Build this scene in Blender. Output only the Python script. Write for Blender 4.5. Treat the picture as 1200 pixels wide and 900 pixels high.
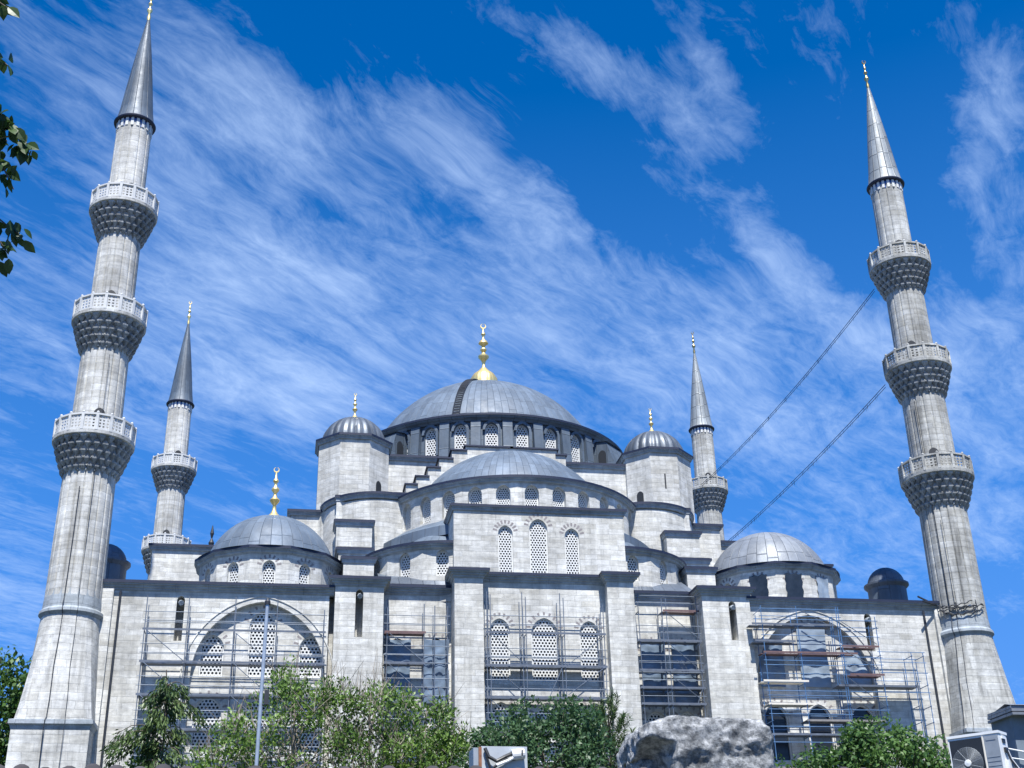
import bpy, bmesh, math, random
import numpy as np
from mathutils import Vector, Matrix, noise as mnoise
from mathutils.geometry import tessellate_polygon
R = math.radians
PI = math.pi
S = bpy.context.scene
for o in list(bpy.data.objects): bpy.data.objects.remove(o)
COL = S.collection

# ------------------------------------------------------------------ camera
cd = bpy.data.cameras.new('camera'); cam = bpy.data.objects.new('camera', cd); COL.objects.link(cam)
CAM = Vector((-16.3897, -81.4065, 0.0))
fw = Vector((0.1587175, 0.8895598, 0.4283598)); rt = Vector((0.9859673, -0.1655422, -0.0215485)); up = Vector((-0.0517429, -0.4257689, 0.9033513))
M = Matrix((rt, up, -fw)).transposed().to_4x4(); M.translation = CAM
cam.matrix_world = M
cd.sensor_width = 36; cd.lens = 44.721; cd.clip_start = .1; cd.clip_end = 6000
S.camera = cam

# ------------------------------------------------------------------ light and sky
SUN_EL, SUN_AZ = 62.0, 5.0            # azimuth: degrees left (towards -x) of straight behind the camera (-y)
sd = Vector((-math.sin(R(SUN_AZ))*math.cos(R(SUN_EL)), -math.cos(R(SUN_AZ))*math.cos(R(SUN_EL)), math.sin(R(SUN_EL))))
sl = bpy.data.lights.new('sun', 'SUN'); sun = bpy.data.objects.new('sun', sl); COL.objects.link(sun)
sl.energy = 4.3; sl.angle = R(.5); sl.color = (1, .978, .935)
sun.rotation_euler = (-sd).to_track_quat('-Z', 'Y').to_euler()
sun.location = (0, -60, 120)
S.view_settings.view_transform = 'Standard'; S.view_settings.look = 'None'; S.view_settings.gamma = 1
S.view_settings.exposure = 0.98

W = bpy.data.worlds.new('World'); S.world = W; W.use_nodes = True
def build_world():
    nt = W.node_tree; N = nt.nodes; L = nt.links; N.clear()
    def nd(t, **k):
        n = N.new(t)
        for a, b in k.items(): setattr(n, a, b)
        return n
    out = nd('ShaderNodeOutputWorld'); bg = nd('ShaderNodeBackground'); bg.inputs[1].default_value = 0.1
    L.new(bg.outputs[0], out.inputs[0])
    sky = nd('ShaderNodeTexSky', sky_type='NISHITA', sun_disc=False)
    sky.sun_elevation = R(SUN_EL); sky.sun_rotation = math.atan2(sd.x, sd.y)
    sky.air_density = 1.0; sky.dust_density = 0.4; sky.ozone_density = 2.0; sky.altitude = 60
    hs = nd('ShaderNodeHueSaturation'); hs.inputs['Saturation'].default_value = 1.35; hs.inputs['Value'].default_value = 1.0
    hs.inputs['Hue'].default_value = 0.494
    tint = nd('ShaderNodeMixRGB', blend_type='MULTIPLY'); tint.inputs[0].default_value = 1; tint.inputs[2].default_value = SKY_TINT
    L.new(sky.outputs[0], tint.inputs[1]); L.new(tint.outputs[0], hs.inputs['Color'])
    tc = nd('ShaderNodeTexCoord'); sp = nd('ShaderNodeSeparateXYZ'); L.new(tc.outputs['Generated'], sp.inputs[0])
    def math_(op, a, b=None, clamp=False):
        n = nd('ShaderNodeMath', operation=op, use_clamp=clamp)
        for i, x in enumerate((a, b)):
            if x is None: continue
            if hasattr(x, 'links'): L.new(x, n.inputs[i])
            else: n.inputs[i].default_value = x
        return n.outputs[0]
    z = math_('MAXIMUM', sp.outputs[2], 0.06)
    qx = math_('DIVIDE', sp.outputs[0], z); qy = math_('DIVIDE', sp.outputs[1], z)
    cb = nd('ShaderNodeCombineXYZ'); L.new(qx, cb.inputs[0]); L.new(qy, cb.inputs[1])
    q = cb.outputs[0]                                  # a point on the high flat cloud layer
    rot = nd('ShaderNodeVectorRotate', rotation_type='Z_AXIS'); rot.inputs['Angle'].default_value = R(-49)
    L.new(q, rot.inputs['Vector']); uv = rot.outputs[0]  # x runs along the streaks
    def noise(vec, sc, scale, detail, rough, dist, off=(0, 0, 0)):
        mp = nd('ShaderNodeMapping'); mp.inputs['Scale'].default_value = sc; mp.inputs['Location'].default_value = off
        L.new(vec, mp.inputs[0])
        n = nd('ShaderNodeTexNoise'); n.inputs['Scale'].default_value = scale; n.inputs['Detail'].default_value = detail
        n.inputs['Roughness'].default_value = rough; n.inputs['Distortion'].default_value = dist
        L.new(mp.outputs[0], n.inputs['Vector']); return n.outputs[0]
    warp = nd('ShaderNodeTexNoise'); warp.inputs['Scale'].default_value = 2.2; warp.inputs['Detail'].default_value = 3
    L.new(uv, warp.inputs['Vector'])
    wv = nd('ShaderNodeVectorMath', operation='MULTIPLY_ADD'); L.new(warp.outputs['Color'], wv.inputs[0])
    wv.inputs[1].default_value = (.34, .16, 0); L.new(uv, wv.inputs[2]); uvw = wv.outputs[0]
    fil = noise(uvw, (.95, 3.6, 1), 2.4, 10, .66, .5, CL_OFF)      # filaments
    fine = noise(uvw, (2.6, 6.5, 1), 6.0, 8, .68, .4, (4, 2, 0))
    soft = noise(uv, (1.0, 1.8, 1), 1.9, 5, .55, .2, (1.7, 5.1, 0))
    cov = None
    w2 = nd('ShaderNodeTexNoise'); w2.inputs['Scale'].default_value = 3.2; w2.inputs['Detail'].default_value = 6; w2.inputs['Roughness'].default_value = .6; L.new(q, w2.inputs['Vector'])
    wm = nd('ShaderNodeVectorMath', operation='MULTIPLY_ADD'); L.new(w2.outputs['Color'], wm.inputs[0]); wm.inputs[1].default_value = (.20, .20, 0)
    wa = nd('ShaderNodeVectorMath', operation='ADD'); wa.inputs[1].default_value = (-.10, -.10, 0); L.new(q, wa.inputs[0]); L.new(wa.outputs[0], wm.inputs[2]); qw = wm.outputs[0]
    for (px, py, a, b, amp, ang) in CLOUDS:
        mp = nd('ShaderNodeMapping', vector_type='TEXTURE')
        mp.inputs['Location'].default_value = (px, py, 0); mp.inputs['Rotation'].default_value = (0, 0, R(ang)); mp.inputs['Scale'].default_value = (a*1.3, b*1.5, 1)
        L.new(qw, mp.inputs[0])
        ln = nd('ShaderNodeVectorMath', operation='LENGTH'); L.new(mp.outputs[0], ln.inputs[0])
        mr = nd('ShaderNodeMapRange', interpolation_type='SMOOTHSTEP'); mr.inputs[1].default_value = 1.0; mr.inputs[2].default_value = 0.0
        mr.inputs[3].default_value = 0; mr.inputs[4].default_value = (amp*1.15 if amp > 0 else amp*.7)
        L.new(ln.outputs['Value'], mr.inputs[0])
        cov = mr.outputs[0] if cov is None else math_('ADD', cov, mr.outputs[0])
    def mr_(v, a, b, c, d_, clamp=True):
        n = nd('ShaderNodeMapRange', clamp=clamp); L.new(v, n.inputs[0])
        for i, x in enumerate((a, b, c, d_)): n.inputs[i+1].default_value = x
        return n.outputs[0]
    tex = math_('ADD', math_('MULTIPLY', mr_(fil, .28, .72, 0, 1, False), .62), math_('MULTIPLY', mr_(fine, .28, .72, 0, 1, False), .38))
    base = math_('ADD', math_('MULTIPLY', mr_(soft, .3, .7, 0, 1, False), .42), cov)
    s = math_('ADD', math_('MULTIPLY', base, 1.25), math_('MULTIPLY', tex, 1.05)); s = math_('SUBTRACT', s, .84)
    d = math_('MULTIPLY', s, .95, True)
    d = math_('POWER', d, 1.15); d = math_('MULTIPLY', d, .80, True)
    low = mr_(sp.outputs[2], .12, .62, .85, 0)          # the air itself pales towards the horizon
    hz = nd('ShaderNodeMixRGB'); L.new(low, hz.inputs[0]); L.new(hs.outputs[0], hz.inputs[1]); hz.inputs[2].default_value = (.62, 1.75, 4.7, 1)
    mx = nd('ShaderNodeMixRGB'); L.new(d, mx.inputs[0]); L.new(hz.outputs[0], mx.inputs[1])
    mx.inputs[2].default_value = CLOUD_COL
    L.new(mx.outputs[0], bg.inputs[0])
SKY_TINT = (.62, .655, .88, 1)
CL_OFF = (0.3, 0.9, 0)
CLOUD_COL = (2.9, 3.95, 5.9, 1)
# soft banks of cirrus on the cloud layer: x, y, length, width, amount, heading
CLOUDS = [
 (0, -1.6, 2.2, 1.2, .22, 0), (1.5, -.3, 1.2, .8, .2, 30), (-1.6, -.2, 1.2, .8, .2, -30),  # unseen veil behind and beside the camera, added for fill light
 (-0.15,1.46,0.46,0.237,0.24,55),(-0.12,1.32,0.21,0.134,0.12,62),(-0.02,1.58,0.53,0.148,0.16,64),(0.19,1.38,0.30,0.089,0.30,50),(0.36,1.60,0.27,0.098,0.30,33),(0.21,1.45,0.13,0.063,0.12,24),(0.29,1.16,0.12,0.042,0.30,37),(0.46,1.26,0.20,0.065,0.26,24),(0.46,1.16,0.20,0.033,0.30,50),(0.67,1.55,0.38,0.063,0.32,47),(0.73,1.68,0.29,0.105,0.12,48),(0.90,1.32,0.44,0.055,0.34,51),(0.79,1.08,0.12,0.041,0.22,76),(1.20,1.84,0.44,0.197,0.34,43),(1.32,2.12,0.59,0.200,0.18,43),(-0.22,1.88,0.38,0.352,0.24,13),(-0.03,2.25,0.62,0.370,0.26,43),(-0.53,2.57,0.74,0.244,0.20,84),(0.07,2.10,0.19,0.317,0.22,32),(0.57,2.01,0.50,0.349,0.24,34),(0.96,2.13,0.57,0.220,0.30,52),(0.27,1.78,0.24,0.138,0.26,44),(-0.75,3.54,0.87,0.264,0.30,90),(1.65,2.66,0.46,0.244,0.22,40),(1.28,2.96,0.50,0.366,0.26,43),(1.37,2.69,0.38,0.114,0.10,54),(0.11,1.13,0.10,0.119,-0.20,9),(0.40,1.43,0.28,0.121,-0.30,46),(0.71,1.35,0.47,0.115,-0.30,52),(0.16,1.78,0.18,0.090,-0.12,31),(-0.50,2.45,0.26,0.107,-0.20,82),(-0.12,2.60,0.32,0.102,-0.12,67),(0.88,1.44,0.18,0.052,-0.20,49),(0.47,1.79,0.19,0.077,-0.12,40),(-0.01,1.17,0.09,0.086,-0.15,45),
]
build_world()

# ------------------------------------------------------------------ materials
def new_mat(name):
    m = bpy.data.materials.new(name); m.use_nodes = True; nt = m.node_tree; nt.nodes.clear()
    out = nt.nodes.new('ShaderNodeOutputMaterial'); b = nt.nodes.new('ShaderNodeBsdfPrincipled')
    nt.links.new(b.outputs[0], out.inputs[0]); return m, nt, b, out
class NT:
    def __init__(s, nt): s.nt = nt
    def n(s, t, **k):
        n = s.nt.nodes.new(t)
        for a, b in k.items(): setattr(n, a, b)
        return n
    def l(s, a, b): s.nt.links.new(a, b)
    def math(s, op, a, b=None, c=None, clamp=False):
        n = s.n('ShaderNodeMath', operation=op, use_clamp=clamp)
        for i, x in enumerate((a, b, c)):
            if x is None: continue
            if hasattr(x, 'links'): s.l(x, n.inputs[i])
            else: n.inputs[i].default_value = x
        return n.outputs[0]
    def noise(s, vec, scale, detail=4, rough=.55, sc=(1, 1, 1)):
        if sc != (1, 1, 1):
            mp = s.n('ShaderNodeMapping'); mp.inputs['Scale'].default_value = sc; s.l(vec, mp.inputs[0]); vec = mp.outputs[0]
        n = s.n('ShaderNodeTexNoise'); n.inputs['Scale'].default_value = scale; n.inputs['Detail'].default_value = detail; n.inputs['Roughness'].default_value = rough
        s.l(vec, n.inputs['Vector']); return n.outputs[0]
    def mr(s, v, a, b, c, d):
        n = s.n('ShaderNodeMapRange'); s.l(v, n.inputs[0])
        for i, x in enumerate((a, b, c, d)): n.inputs[i+1].default_value = x
        return n.outputs[0]
    def mul(s, col, val):
        n = s.n('ShaderNodeVectorMath', operation='SCALE'); s.l(col, n.inputs[0]); s.l(val, n.inputs['Scale']); return n.outputs[0]
def m_plain(name, col, rough=.6, metal=0, var=.15, scale=8):
    m, nt, b, out = new_mat(name); t = NT(nt)
    tc = t.n('ShaderNodeTexCoord')
    ns = t.noise(tc.outputs['Object'], scale, 5)
    rgb = t.n('ShaderNodeRGB'); rgb.outputs[0].default_value = (*col, 1)
    t.l(t.mul(rgb.outputs[0], t.mr(ns, .25, .75, 1-var, 1+var)), b.inputs['Base Color'])
    b.inputs['Roughness'].default_value = rough; b.inputs['Metallic'].default_value = metal
    return m
def m_stone(name, col, var=.14, bw=.95, rh=.40, stain=.32, streak=.3, mortar=.62, warm=(1.02, 1.0, .955)):
    m, nt, b, out = new_mat(name); t = NT(nt)
    tc = t.n('ShaderNodeTexCoord')
    br = t.n('ShaderNodeTexBrick')
    wn = t.n('ShaderNodeTexNoise'); wn.inputs['Scale'].default_value = .55; wn.inputs['Detail'].default_value = 3; t.l(tc.outputs['UV'], wn.inputs['Vector'])
    wd = t.n('ShaderNodeVectorMath', operation='MULTIPLY_ADD'); t.l(wn.outputs['Color'], wd.inputs[0]); wd.inputs[1].default_value = (.5, .22, 0); t.l(tc.outputs['UV'], wd.inputs[2])
    t.l(wd.outputs[0], br.inputs['Vector'])
    br.offset = .5; br.squash = 1.35; br.squash_frequency = 3; br.offset_frequency = 2
    br.inputs['Color1'].default_value = tuple(c*(1+var) for c in col)+(1,)
    br.inputs['Color2'].default_value = tuple(c*(1-var)*w for c, w in zip(col, warm))+(1,)
    br.inputs['Mortar'].default_value = tuple(c*mortar for c in col)+(1,)
    br.inputs['Scale'].default_value = 1; br.inputs['Brick Width'].default_value = bw; br.inputs['Row Height'].default_value = rh
    br.inputs['Mortar Size'].default_value = .014; br.inputs['Mortar Smooth'].default_value = .4
    ob = tc.outputs['Object']
    big = t.mr(t.noise(ob, .3, 6, .62), .3, .7, 1-stain*.6, 1+stain*.42)
    stk = t.mr(t.noise(ob, 1.0, 5, .6, (1.6, 1.6, .12)), .32, .62, 1-streak*.8, 1.05)
    cours = t.mr(t.noise(tc.outputs['UV'], 1.0, 4, .65, (.55, 2.6, 1)), .3, .7, .80, 1.15)
    dash = t.mr(t.noise(tc.outputs['UV'], 1.0, 3, .6, (1.6, 7.0, 1)), .3, .7, .91, 1.07)
    run = t.mr(t.noise(ob, 1.0, 4, .6, (2.4, 2.4, .14)), .56, .74, 1, 1-streak*.9)
    mid = t.mr(t.noise(ob, 2.6, 5, .65), .3, .7, .84, 1.13)
    fin = t.mr(t.noise(ob, 14, 3, .6), .3, .7, .93, 1.07)
    c = br.outputs[0]
    for f in (big, stk, run, cours, dash, mid, fin): c = t.mul(c, f)
    t.l(c, b.inputs['Base Color'])
    b.inputs['Roughness'].default_value = .82; b.inputs['Specular IOR Level'].default_value = .25
    bp = t.n('ShaderNodeBump'); bp.inputs['Strength'].default_value = .55; bp.inputs['Distance'].default_value = .03
    h = t.math('SUBTRACT', t.math('MULTIPLY', t.noise(ob, 5, 5, .65), .9), t.math('MULTIPLY', br.outputs['Fac'], .8))
    t.l(h, bp.inputs['Height']); t.l(bp.outputs[0], b.inputs['Normal'])
    return m
def m_lead(name, col, rough=.5, metal=.25, seam=.035, lap=.03, var=.16, seamdark=.5, bump=.6):
    m, nt, b, out = new_mat(name); t = NT(nt)
    tc = t.n('ShaderNodeTexCoord'); sp = t.n('ShaderNodeSeparateXYZ'); t.l(tc.outputs['UV'], sp.inputs[0])
    u, v = sp.outputs[0], sp.outputs[1]
    fu = t.math('FLOOR', u)
    wn = t.n('ShaderNodeTexWhiteNoise', noise_dimensions='1D'); t.l(fu, wn.inputs['W'])
    v2 = t.math('ADD', v, t.math('MULTIPLY', wn.outputs['Value'], .5))
    du = t.math('PINGPONG', u, .5); dv = t.math('PINGPONG', v2, .5)
    su = t.mr(du, 0, seam, 1, 0); sv = t.mr(dv, 0, lap, .7, 0)
    line = t.math('MAXIMUM', su, sv, clamp=True)
    cb = t.n('ShaderNodeCombineXYZ'); t.l(fu, cb.inputs[0]); t.l(t.math('FLOOR', v2), cb.inputs[1])
    wn2 = t.n('ShaderNodeTexWhiteNoise', noise_dimensions='2D'); t.l(cb.outputs[0], wn2.inputs['Vector'])
    pan = t.mr(wn2.outputs['Value'], 0, 1, 1-var, 1+var)
    ob = tc.outputs['Object']
    big = t.mr(t.noise(ob, .45, 6, .6), .3, .7, .84, 1.15)
    stk = t.mr(t.noise(ob, 1.6, 5, .65, (1.5, 1.5, .3)), .3, .7, .84, 1.14)
    rgb = t.n('ShaderNodeRGB'); rgb.outputs[0].default_value = (*col, 1)
    c = t.mul(t.mul(t.mul(rgb.outputs[0], pan), big), stk)
    c = t.mul(c, t.mr(line, 0, 1, 1, seamdark))
    t.l(c, b.inputs['Base Color']); b.inputs['Metallic'].default_value = metal
    t.l(t.mr(t.noise(ob, 1.2, 4), .3, .7, rough-.08, rough+.12), b.inputs['Roughness'])
    bp = t.n('ShaderNodeBump'); bp.inputs['Strength'].default_value = bump; bp.inputs['Distance'].default_value = .05
    t.l(t.math('ADD', line, t.math('MULTIPLY', t.noise(ob, 2.5, 3), .5)), bp.inputs['Height']); t.l(bp.outputs[0], b.inputs['Normal'])
    return m
def m_leaf(name, dark, light, trans=.35):
    m, nt, b, out = new_mat(name); t = NT(nt)
    tc = t.n('ShaderNodeTexCoord'); sp = t.n('ShaderNodeSeparateXYZ'); t.l(tc.outputs['UV'], sp.inputs[0])
    mx = t.n('ShaderNodeMixRGB'); t.l(sp.outputs[0], mx.inputs[0]); mx.inputs[1].default_value = (*dark, 1); mx.inputs[2].default_value = (*light, 1)
    t.l(mx.outputs[0], b.inputs['Base Color']); b.inputs['Roughness'].default_value = .45; b.inputs['Specular IOR Level'].default_value = .4
    tr = t.n('ShaderNodeBsdfTranslucent'); t.l(mx.outputs[0], tr.inputs[0])
    ms = t.n('ShaderNodeMixShader'); ms.inputs[0].default_value = trans
    t.l(b.outputs[0], ms.inputs[1]); t.l(tr.outputs[0], ms.inputs[2]); t.l(ms.outputs[0], out.inputs[0])
    return m
MT = {}
MT['stone'] = m_stone('ashlar', (.575, .572, .54), var=.11, mortar=.82, rh=.38, stain=.36, streak=.24)
MT['stone_min'] = m_stone('minaret_marble', (.57, .57, .545), var=.08, bw=1.25, rh=.5, stain=.36, streak=.42, mortar=.74)
MT['stone_worn'] = m_stone('weathered_marble', (.47, .475, .455), var=.10, bw=1.15, rh=.46, stain=.5, streak=.5, mortar=.62)
MT['stone_trim'] = m_stone('shaded_moulding_stone', (.33, .37, .405), var=.06, bw=1.5, rh=2, stain=.3, streak=.25)  # darker and bluer than the walls: soffit shade put into the stone colour
MT['stone_shade'] = m_stone('shaded_marble', (.38, .395, .40), var=.12, bw=.4, rh=.4, stain=.5, streak=.4)  # shade of the balcony undersides painted into the muqarnas marble
MT['white_stone'] = m_plain('white_marble_lattice', (.63, .635, .615), .7, 0, .08, 3)
MT['rail_marble'] = m_plain('railing_marble', (.52, .53, .525), .75, 0, .14, 2.5)
MT['red_stone'] = m_plain('purple_grey_voussoir', (.23, .21, .21), .8, 0, .25, 3)
MT['pane'] = m_plain('dark_glass', (.02, .026, .036), .2, 0, .2, 1)
MT['dark'] = m_plain('dark_opening', (.015, .018, .022), .6, 0, .2, 1)
MT['lead'] = m_lead('weathered_lead', (.105, .138, .18), .55, .05, seam=.03, lap=.02, seamdark=.42)
MT['lead_dark'] = m_lead('dark_lead', (.095, .115, .145), .5, .2, var=.2)
MT['lead_drum'] = m_lead('drum_lead', (.095, .125, .16), .55, .1, var=.14)
MT['lead_new'] = m_lead('new_bright_lead', (.19, .21, .235), .5, .2, seamdark=.38)
MT['lead_tower'] = m_lead('tower_lead', (.11, .13, .155), .45, .35)
MT['lead_cone'] = m_lead('cone_lead_blue', (.075, .10, .13), .52, .12, seam=.05, lap=.0001, seamdark=.55)
MT['lead_cone_pale'] = m_lead('cone_lead_pale', (.24, .265, .275), .5, .15, seam=.085, lap=.05, seamdark=.3)
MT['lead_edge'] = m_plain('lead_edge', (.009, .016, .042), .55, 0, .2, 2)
MT['gold'] = m_plain('gilded_copper', (.98, .74, .30), .40, .8, .12, 3)
MT['gold_old'] = m_plain('tarnished_brass', (.55, .40, .17), .35, 1, .25, 5)
MT['tube_grey'] = m_plain('scaffold_tube_grey', (.14, .17, .215), .5, .3, .3, 2)
MT['tube_blue'] = m_plain('scaffold_tube_blue', (.07, .16, .31), .5, .1, .3, 2)
MT['plank'] = m_plain('scaffold_plank', (.20, .19, .185), .8, 0, .3, 2)
MT['plank_red'] = m_plain('primed_red_deck', (.125, .075, .075), .75, 0, .3, 2)
MT['deck_grey'] = m_plain('steel_deck', (.11, .13, .165), .6, .2, .3, 2)
MT['wood_pale'] = m_plain('pale_timber', (.62, .58, .50), .8, 0, .15, 2)
MT['sheet'] = m_plain('blue_grey_plastic_sheet', (.15, .20, .265), .25, 0, .35, 1.2)
MT['sheet_pale'] = m_plain('pale_plastic_sheet', (.25, .305, .365), .3, 0, .25, 1.2)
MT['sheet_dark'] = m_plain('dark_plastic_sheet', (.02, .026, .034), .22, 0, .4, 2)
MT['iron'] = m_plain('dark_iron', (.03, .035, .045), .6, .3, .3, 3)
MT['cable_dark'] = m_plain('dark_rope', (.05, .07, .11), .7, 0, .2, 3)
MT['pole'] = m_plain('galvanised_pole', (.40, .45, .50), .45, .5, .2, 5)
MT['bark'] = m_plain('bark', (.10, .08, .06), .9, 0, .35, 6)
MT['twig'] = m_plain('pale_twig', (.22, .19, .15), .9, 0, .3, 9)
MT['tile'] = m_plain('clay_tile', (.045, .04, .04), .85, 0, .45, 7)
MT['plaster'] = m_stone('rubble_wall', (.36, .35, .33), var=.2, bw=.4, rh=.2, stain=.4, streak=.4)
MT['ac_white'] = m_plain('painted_steel_white', (.70, .71, .70), .4, 0, .07, 4)
MT['ac_pale'] = m_plain('weathered_steel_panel', (.42, .45, .47), .5, .1, .15, 4)
MT['ac_grey'] = m_plain('grey_steel', (.27, .30, .33), .5, .2, .2, 5)
MT['ac_dark'] = m_plain('black_plastic', (.018, .02, .022), .45, 0, .2, 5)
MT['rust'] = m_plain('rust', (.23, .10, .055), .85, .1, .4, 14)
MT['blue_shade'] = m_plain('blue_grey_render', (.16, .20, .24), .8, 0, .25, 1.5)

# ------------------------------------------------------------------ mesh builder
class MB:
    def __init__(s): s.v = []; s.f = []; s.uv = []; s.m = []
    def face(s, pts, mat=0, uv=None):
        pts = [Vector(p) for p in pts]
        if uv is None:
            n = Vector((0, 0, 0))
            for i in range(len(pts)):
                a, b = pts[i], pts[(i+1) % len(pts)]; n += (a-pts[0]).cross(b-pts[0])
            if n.length < 1e-12: return
            n.normalize()
            if abs(n.z) > .75: uv = [(p.x, p.y) for p in pts]
            else:
                t = Vector((-n.y, n.x, 0)).normalized(); uv = [(p.dot(t), p.z) for p in pts]
        i0 = len(s.v); s.v += pts; s.f.append(tuple(range(i0, i0+len(pts)))); s.uv += list(uv); s.m.append(mat)
    def box(s, x0, x1, y0, y1, z0, z1, mat=0):
        c = [Vector((x, y, z)) for z in (z0, z1) for y in (y0, y1) for x in (x0, x1)]
        for f in ((0, 2, 3, 1), (4, 5, 7, 6), (0, 1, 5, 4), (2, 6, 7, 3), (0, 4, 6, 2), (1, 3, 7, 5)): s.face([c[i] for i in f], mat)
    def obox(s, c, ax, ay, az, mat=0):
        c = Vector(c); ax, ay, az = Vector(ax), Vector(ay), Vector(az)
        p = [c+ax*i+ay*j+az*k for k in (-1, 1) for j in (-1, 1) for i in (-1, 1)]
        for f in ((0, 2, 3, 1), (4, 5, 7, 6), (0, 1, 5, 4), (2, 6, 7, 3), (0, 4, 6, 2), (1, 3, 7, 5)): s.face([p[i] for i in f], mat)
    def bar(s, a, b, w, d, mat=0):                      # rectangular bar from a to b
        a, b = Vector(a), Vector(b); z = (b-a); l = z.length; z.normalize()
        x = z.cross(Vector((0, 0, 1)))
        if x.length < 1e-3: x = Vector((1, 0, 0))
        x.normalize(); y = z.cross(x); s.obox((a+b)/2, x*w/2, y*d/2, z*l/2, mat)
    def prism(s, poly, z0, z1, mat=0, topmat=None):
        n = len(poly)
        for i in range(n):
            a, b = poly[i], poly[(i+1) % n]; s.face([(a[0], a[1], z0), (b[0], b[1], z0), (b[0], b[1], z1), (a[0], a[1], z1)], mat)
        s.face([(p[0], p[1], z1) for p in poly], mat if topmat is None else topmat); s.face([(p[0], p[1], z0) for p in reversed(poly)], mat)
    def lathe(s, prof, c=(0, 0), n=32, a0=0, a1=2*PI, mat=0, un=None, vs=1, mod=None, mats=None):
        arc = [0]
        for i in range(1, len(prof)): arc.append(arc[-1]+math.hypot(prof[i][0]-prof[i-1][0], prof[i][1]-prof[i-1][1]))
        zuv = un is None
        rm = max(p[0] for p in prof)
        def P(i, j):
            a = a0+(a1-a0)*i/n; r, z = prof[j]
            if mod: r = mod(r, z, a)
            return (c[0]+r*math.cos(a), c[1]+r*math.sin(a), z)
        for i in range(n):
            for j in range(len(prof)-1):
                if zuv:
                    u0, u1 = rm*(a0+(a1-a0)*i/n), rm*(a0+(a1-a0)*(i+1)/n); q = [(u0, prof[j][1]+.0), (u1, prof[j][1]), (u1, prof[j+1][1]), (u0, prof[j+1][1])]
                else:
                    u0, u1 = un*(a0+(a1-a0)*i/n)/(2*PI), un*(a0+(a1-a0)*(i+1)/n)/(2*PI); q = [(u0, arc[j]*vs), (u1, arc[j]*vs), (u1, arc[j+1]*vs), (u0, arc[j+1]*vs)]
                p = [P(i, j), P(i+1, j), P(i+1, j+1), P(i, j+1)]
                mm = mat if mats is None else mats[j]
                if prof[j][0] < 1e-6: p = [p[0], p[2], p[3]]; q = [q[0], q[2], q[3]]
                elif prof[j+1][0] < 1e-6: p = p[:3]; q = q[:3]
                s.face(p, mm, q)
    def sweep(s, path, prof, closed=False, cap=True):    # prof: (out, z, mat); out to the right-hand side of the path
        n = len(path); nor = []
        segs = [(Vector(path[(i+1) % n])-Vector(path[i])).normalized() for i in range(n if closed else n-1)]
        for i in range(n):
            if closed: a, b = segs[i-1], segs[i]
            else: a, b = segs[max(i-1, 0)], segs[min(i, n-2)]
            na, nb = Vector((a.y, -a.x)), Vector((b.y, -b.x)); m = (na+nb); m.normalize(); m /= max(.3, m.dot(na)); nor.append(m)
        def P(i, j): return (path[i][0]+nor[i].x*prof[j][0], path[i][1]+nor[i].y*prof[j][0], prof[j][1])
        u = 0
        for i in range(n if closed else n-1):
            k = (i+1) % n; l = (Vector(path[k])-Vector(path[i])).length
            v = 0
            for j in range(len(prof)-1):
                dv = math.hypot(prof[j+1][0]-prof[j][0], prof[j+1][1]-prof[j][1])
                s.face([P(i, j), P(k, j), P(k, j+1), P(i, j+1)], prof[j][2], [(u, v), (u+l, v), (u+l, v+dv), (u, v+dv)]); v += dv
            u += l
        if cap and not closed:
            s.face([P(0, j) for j in range(len(prof))], 0); s.face([P(n-1, j) for j in reversed(range(len(prof)))], 0)
    def tube(s, pts, r, n=6, mat=0, r1=None):
        pts = [Vector(p) for p in pts]; rings = []
        for i, p in enumerate(pts):
            d = (pts[min(i+1, len(pts)-1)]-pts[max(i-1, 0)]).normalized()
            x = d.cross(Vector((0, 0, 1)))
            if x.length < 1e-3: x = Vector((1, 0, 0))
            x.normalize(); y = d.cross(x)
            rr = r if r1 is None else r+(r1-r)*i/(len(pts)-1)
            rings.append([p+(x*math.cos(2*PI*k/n)+y*math.sin(2*PI*k/n))*rr for k in range(n)])
        for i in range(len(pts)-1):
            for k in range(n): s.face([rings[i][k], rings[i][(k+1) % n], rings[i+1][(k+1) % n], rings[i+1][k]], mat)
        s.face(list(reversed(rings[0])), mat); s.face(rings[-1], mat)
    def wall(s, p0, u, outer, holes=(), depth=.4, mat=0, rmat=0, uo=0.0):   # polygon in (s, z) on a vertical plane, with holes and reveals
        p0 = Vector((p0[0], p0[1])); u = Vector((u[0], u[1])).normalized(); nn = Vector((u.y, -u.x))
        def W(q, d=0): return Vector((p0.x+u.x*q[0]-nn.x*d, p0.y+u.y*q[0]-nn.y*d, q[1]))
        polys = [list(outer)]+[list(h) for h in holes]
        flat = [q for p in polys for q in p]
        for t in tessellate_polygon([[Vector((q[0], q[1], 0)) for q in p] for p in polys]):
            a, b, c = (flat[i] for i in t)
            ar = (b[0]-a[0])*(c[1]-a[1])-(c[0]-a[0])*(b[1]-a[1])
            if abs(ar) < 1e-9: continue
            if ar < 0: b, c = c, b
            s.face([W(a), W(b), W(c)], mat, [(q[0]+uo, q[1]) for q in (a, b, c)])
        for h in holes:
            for i in range(len(h)):
                a, b = h[i], h[(i+1) % len(h)]
                s.face([W(a), W(a, depth), W(b, depth), W(b)], rmat)
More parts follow.
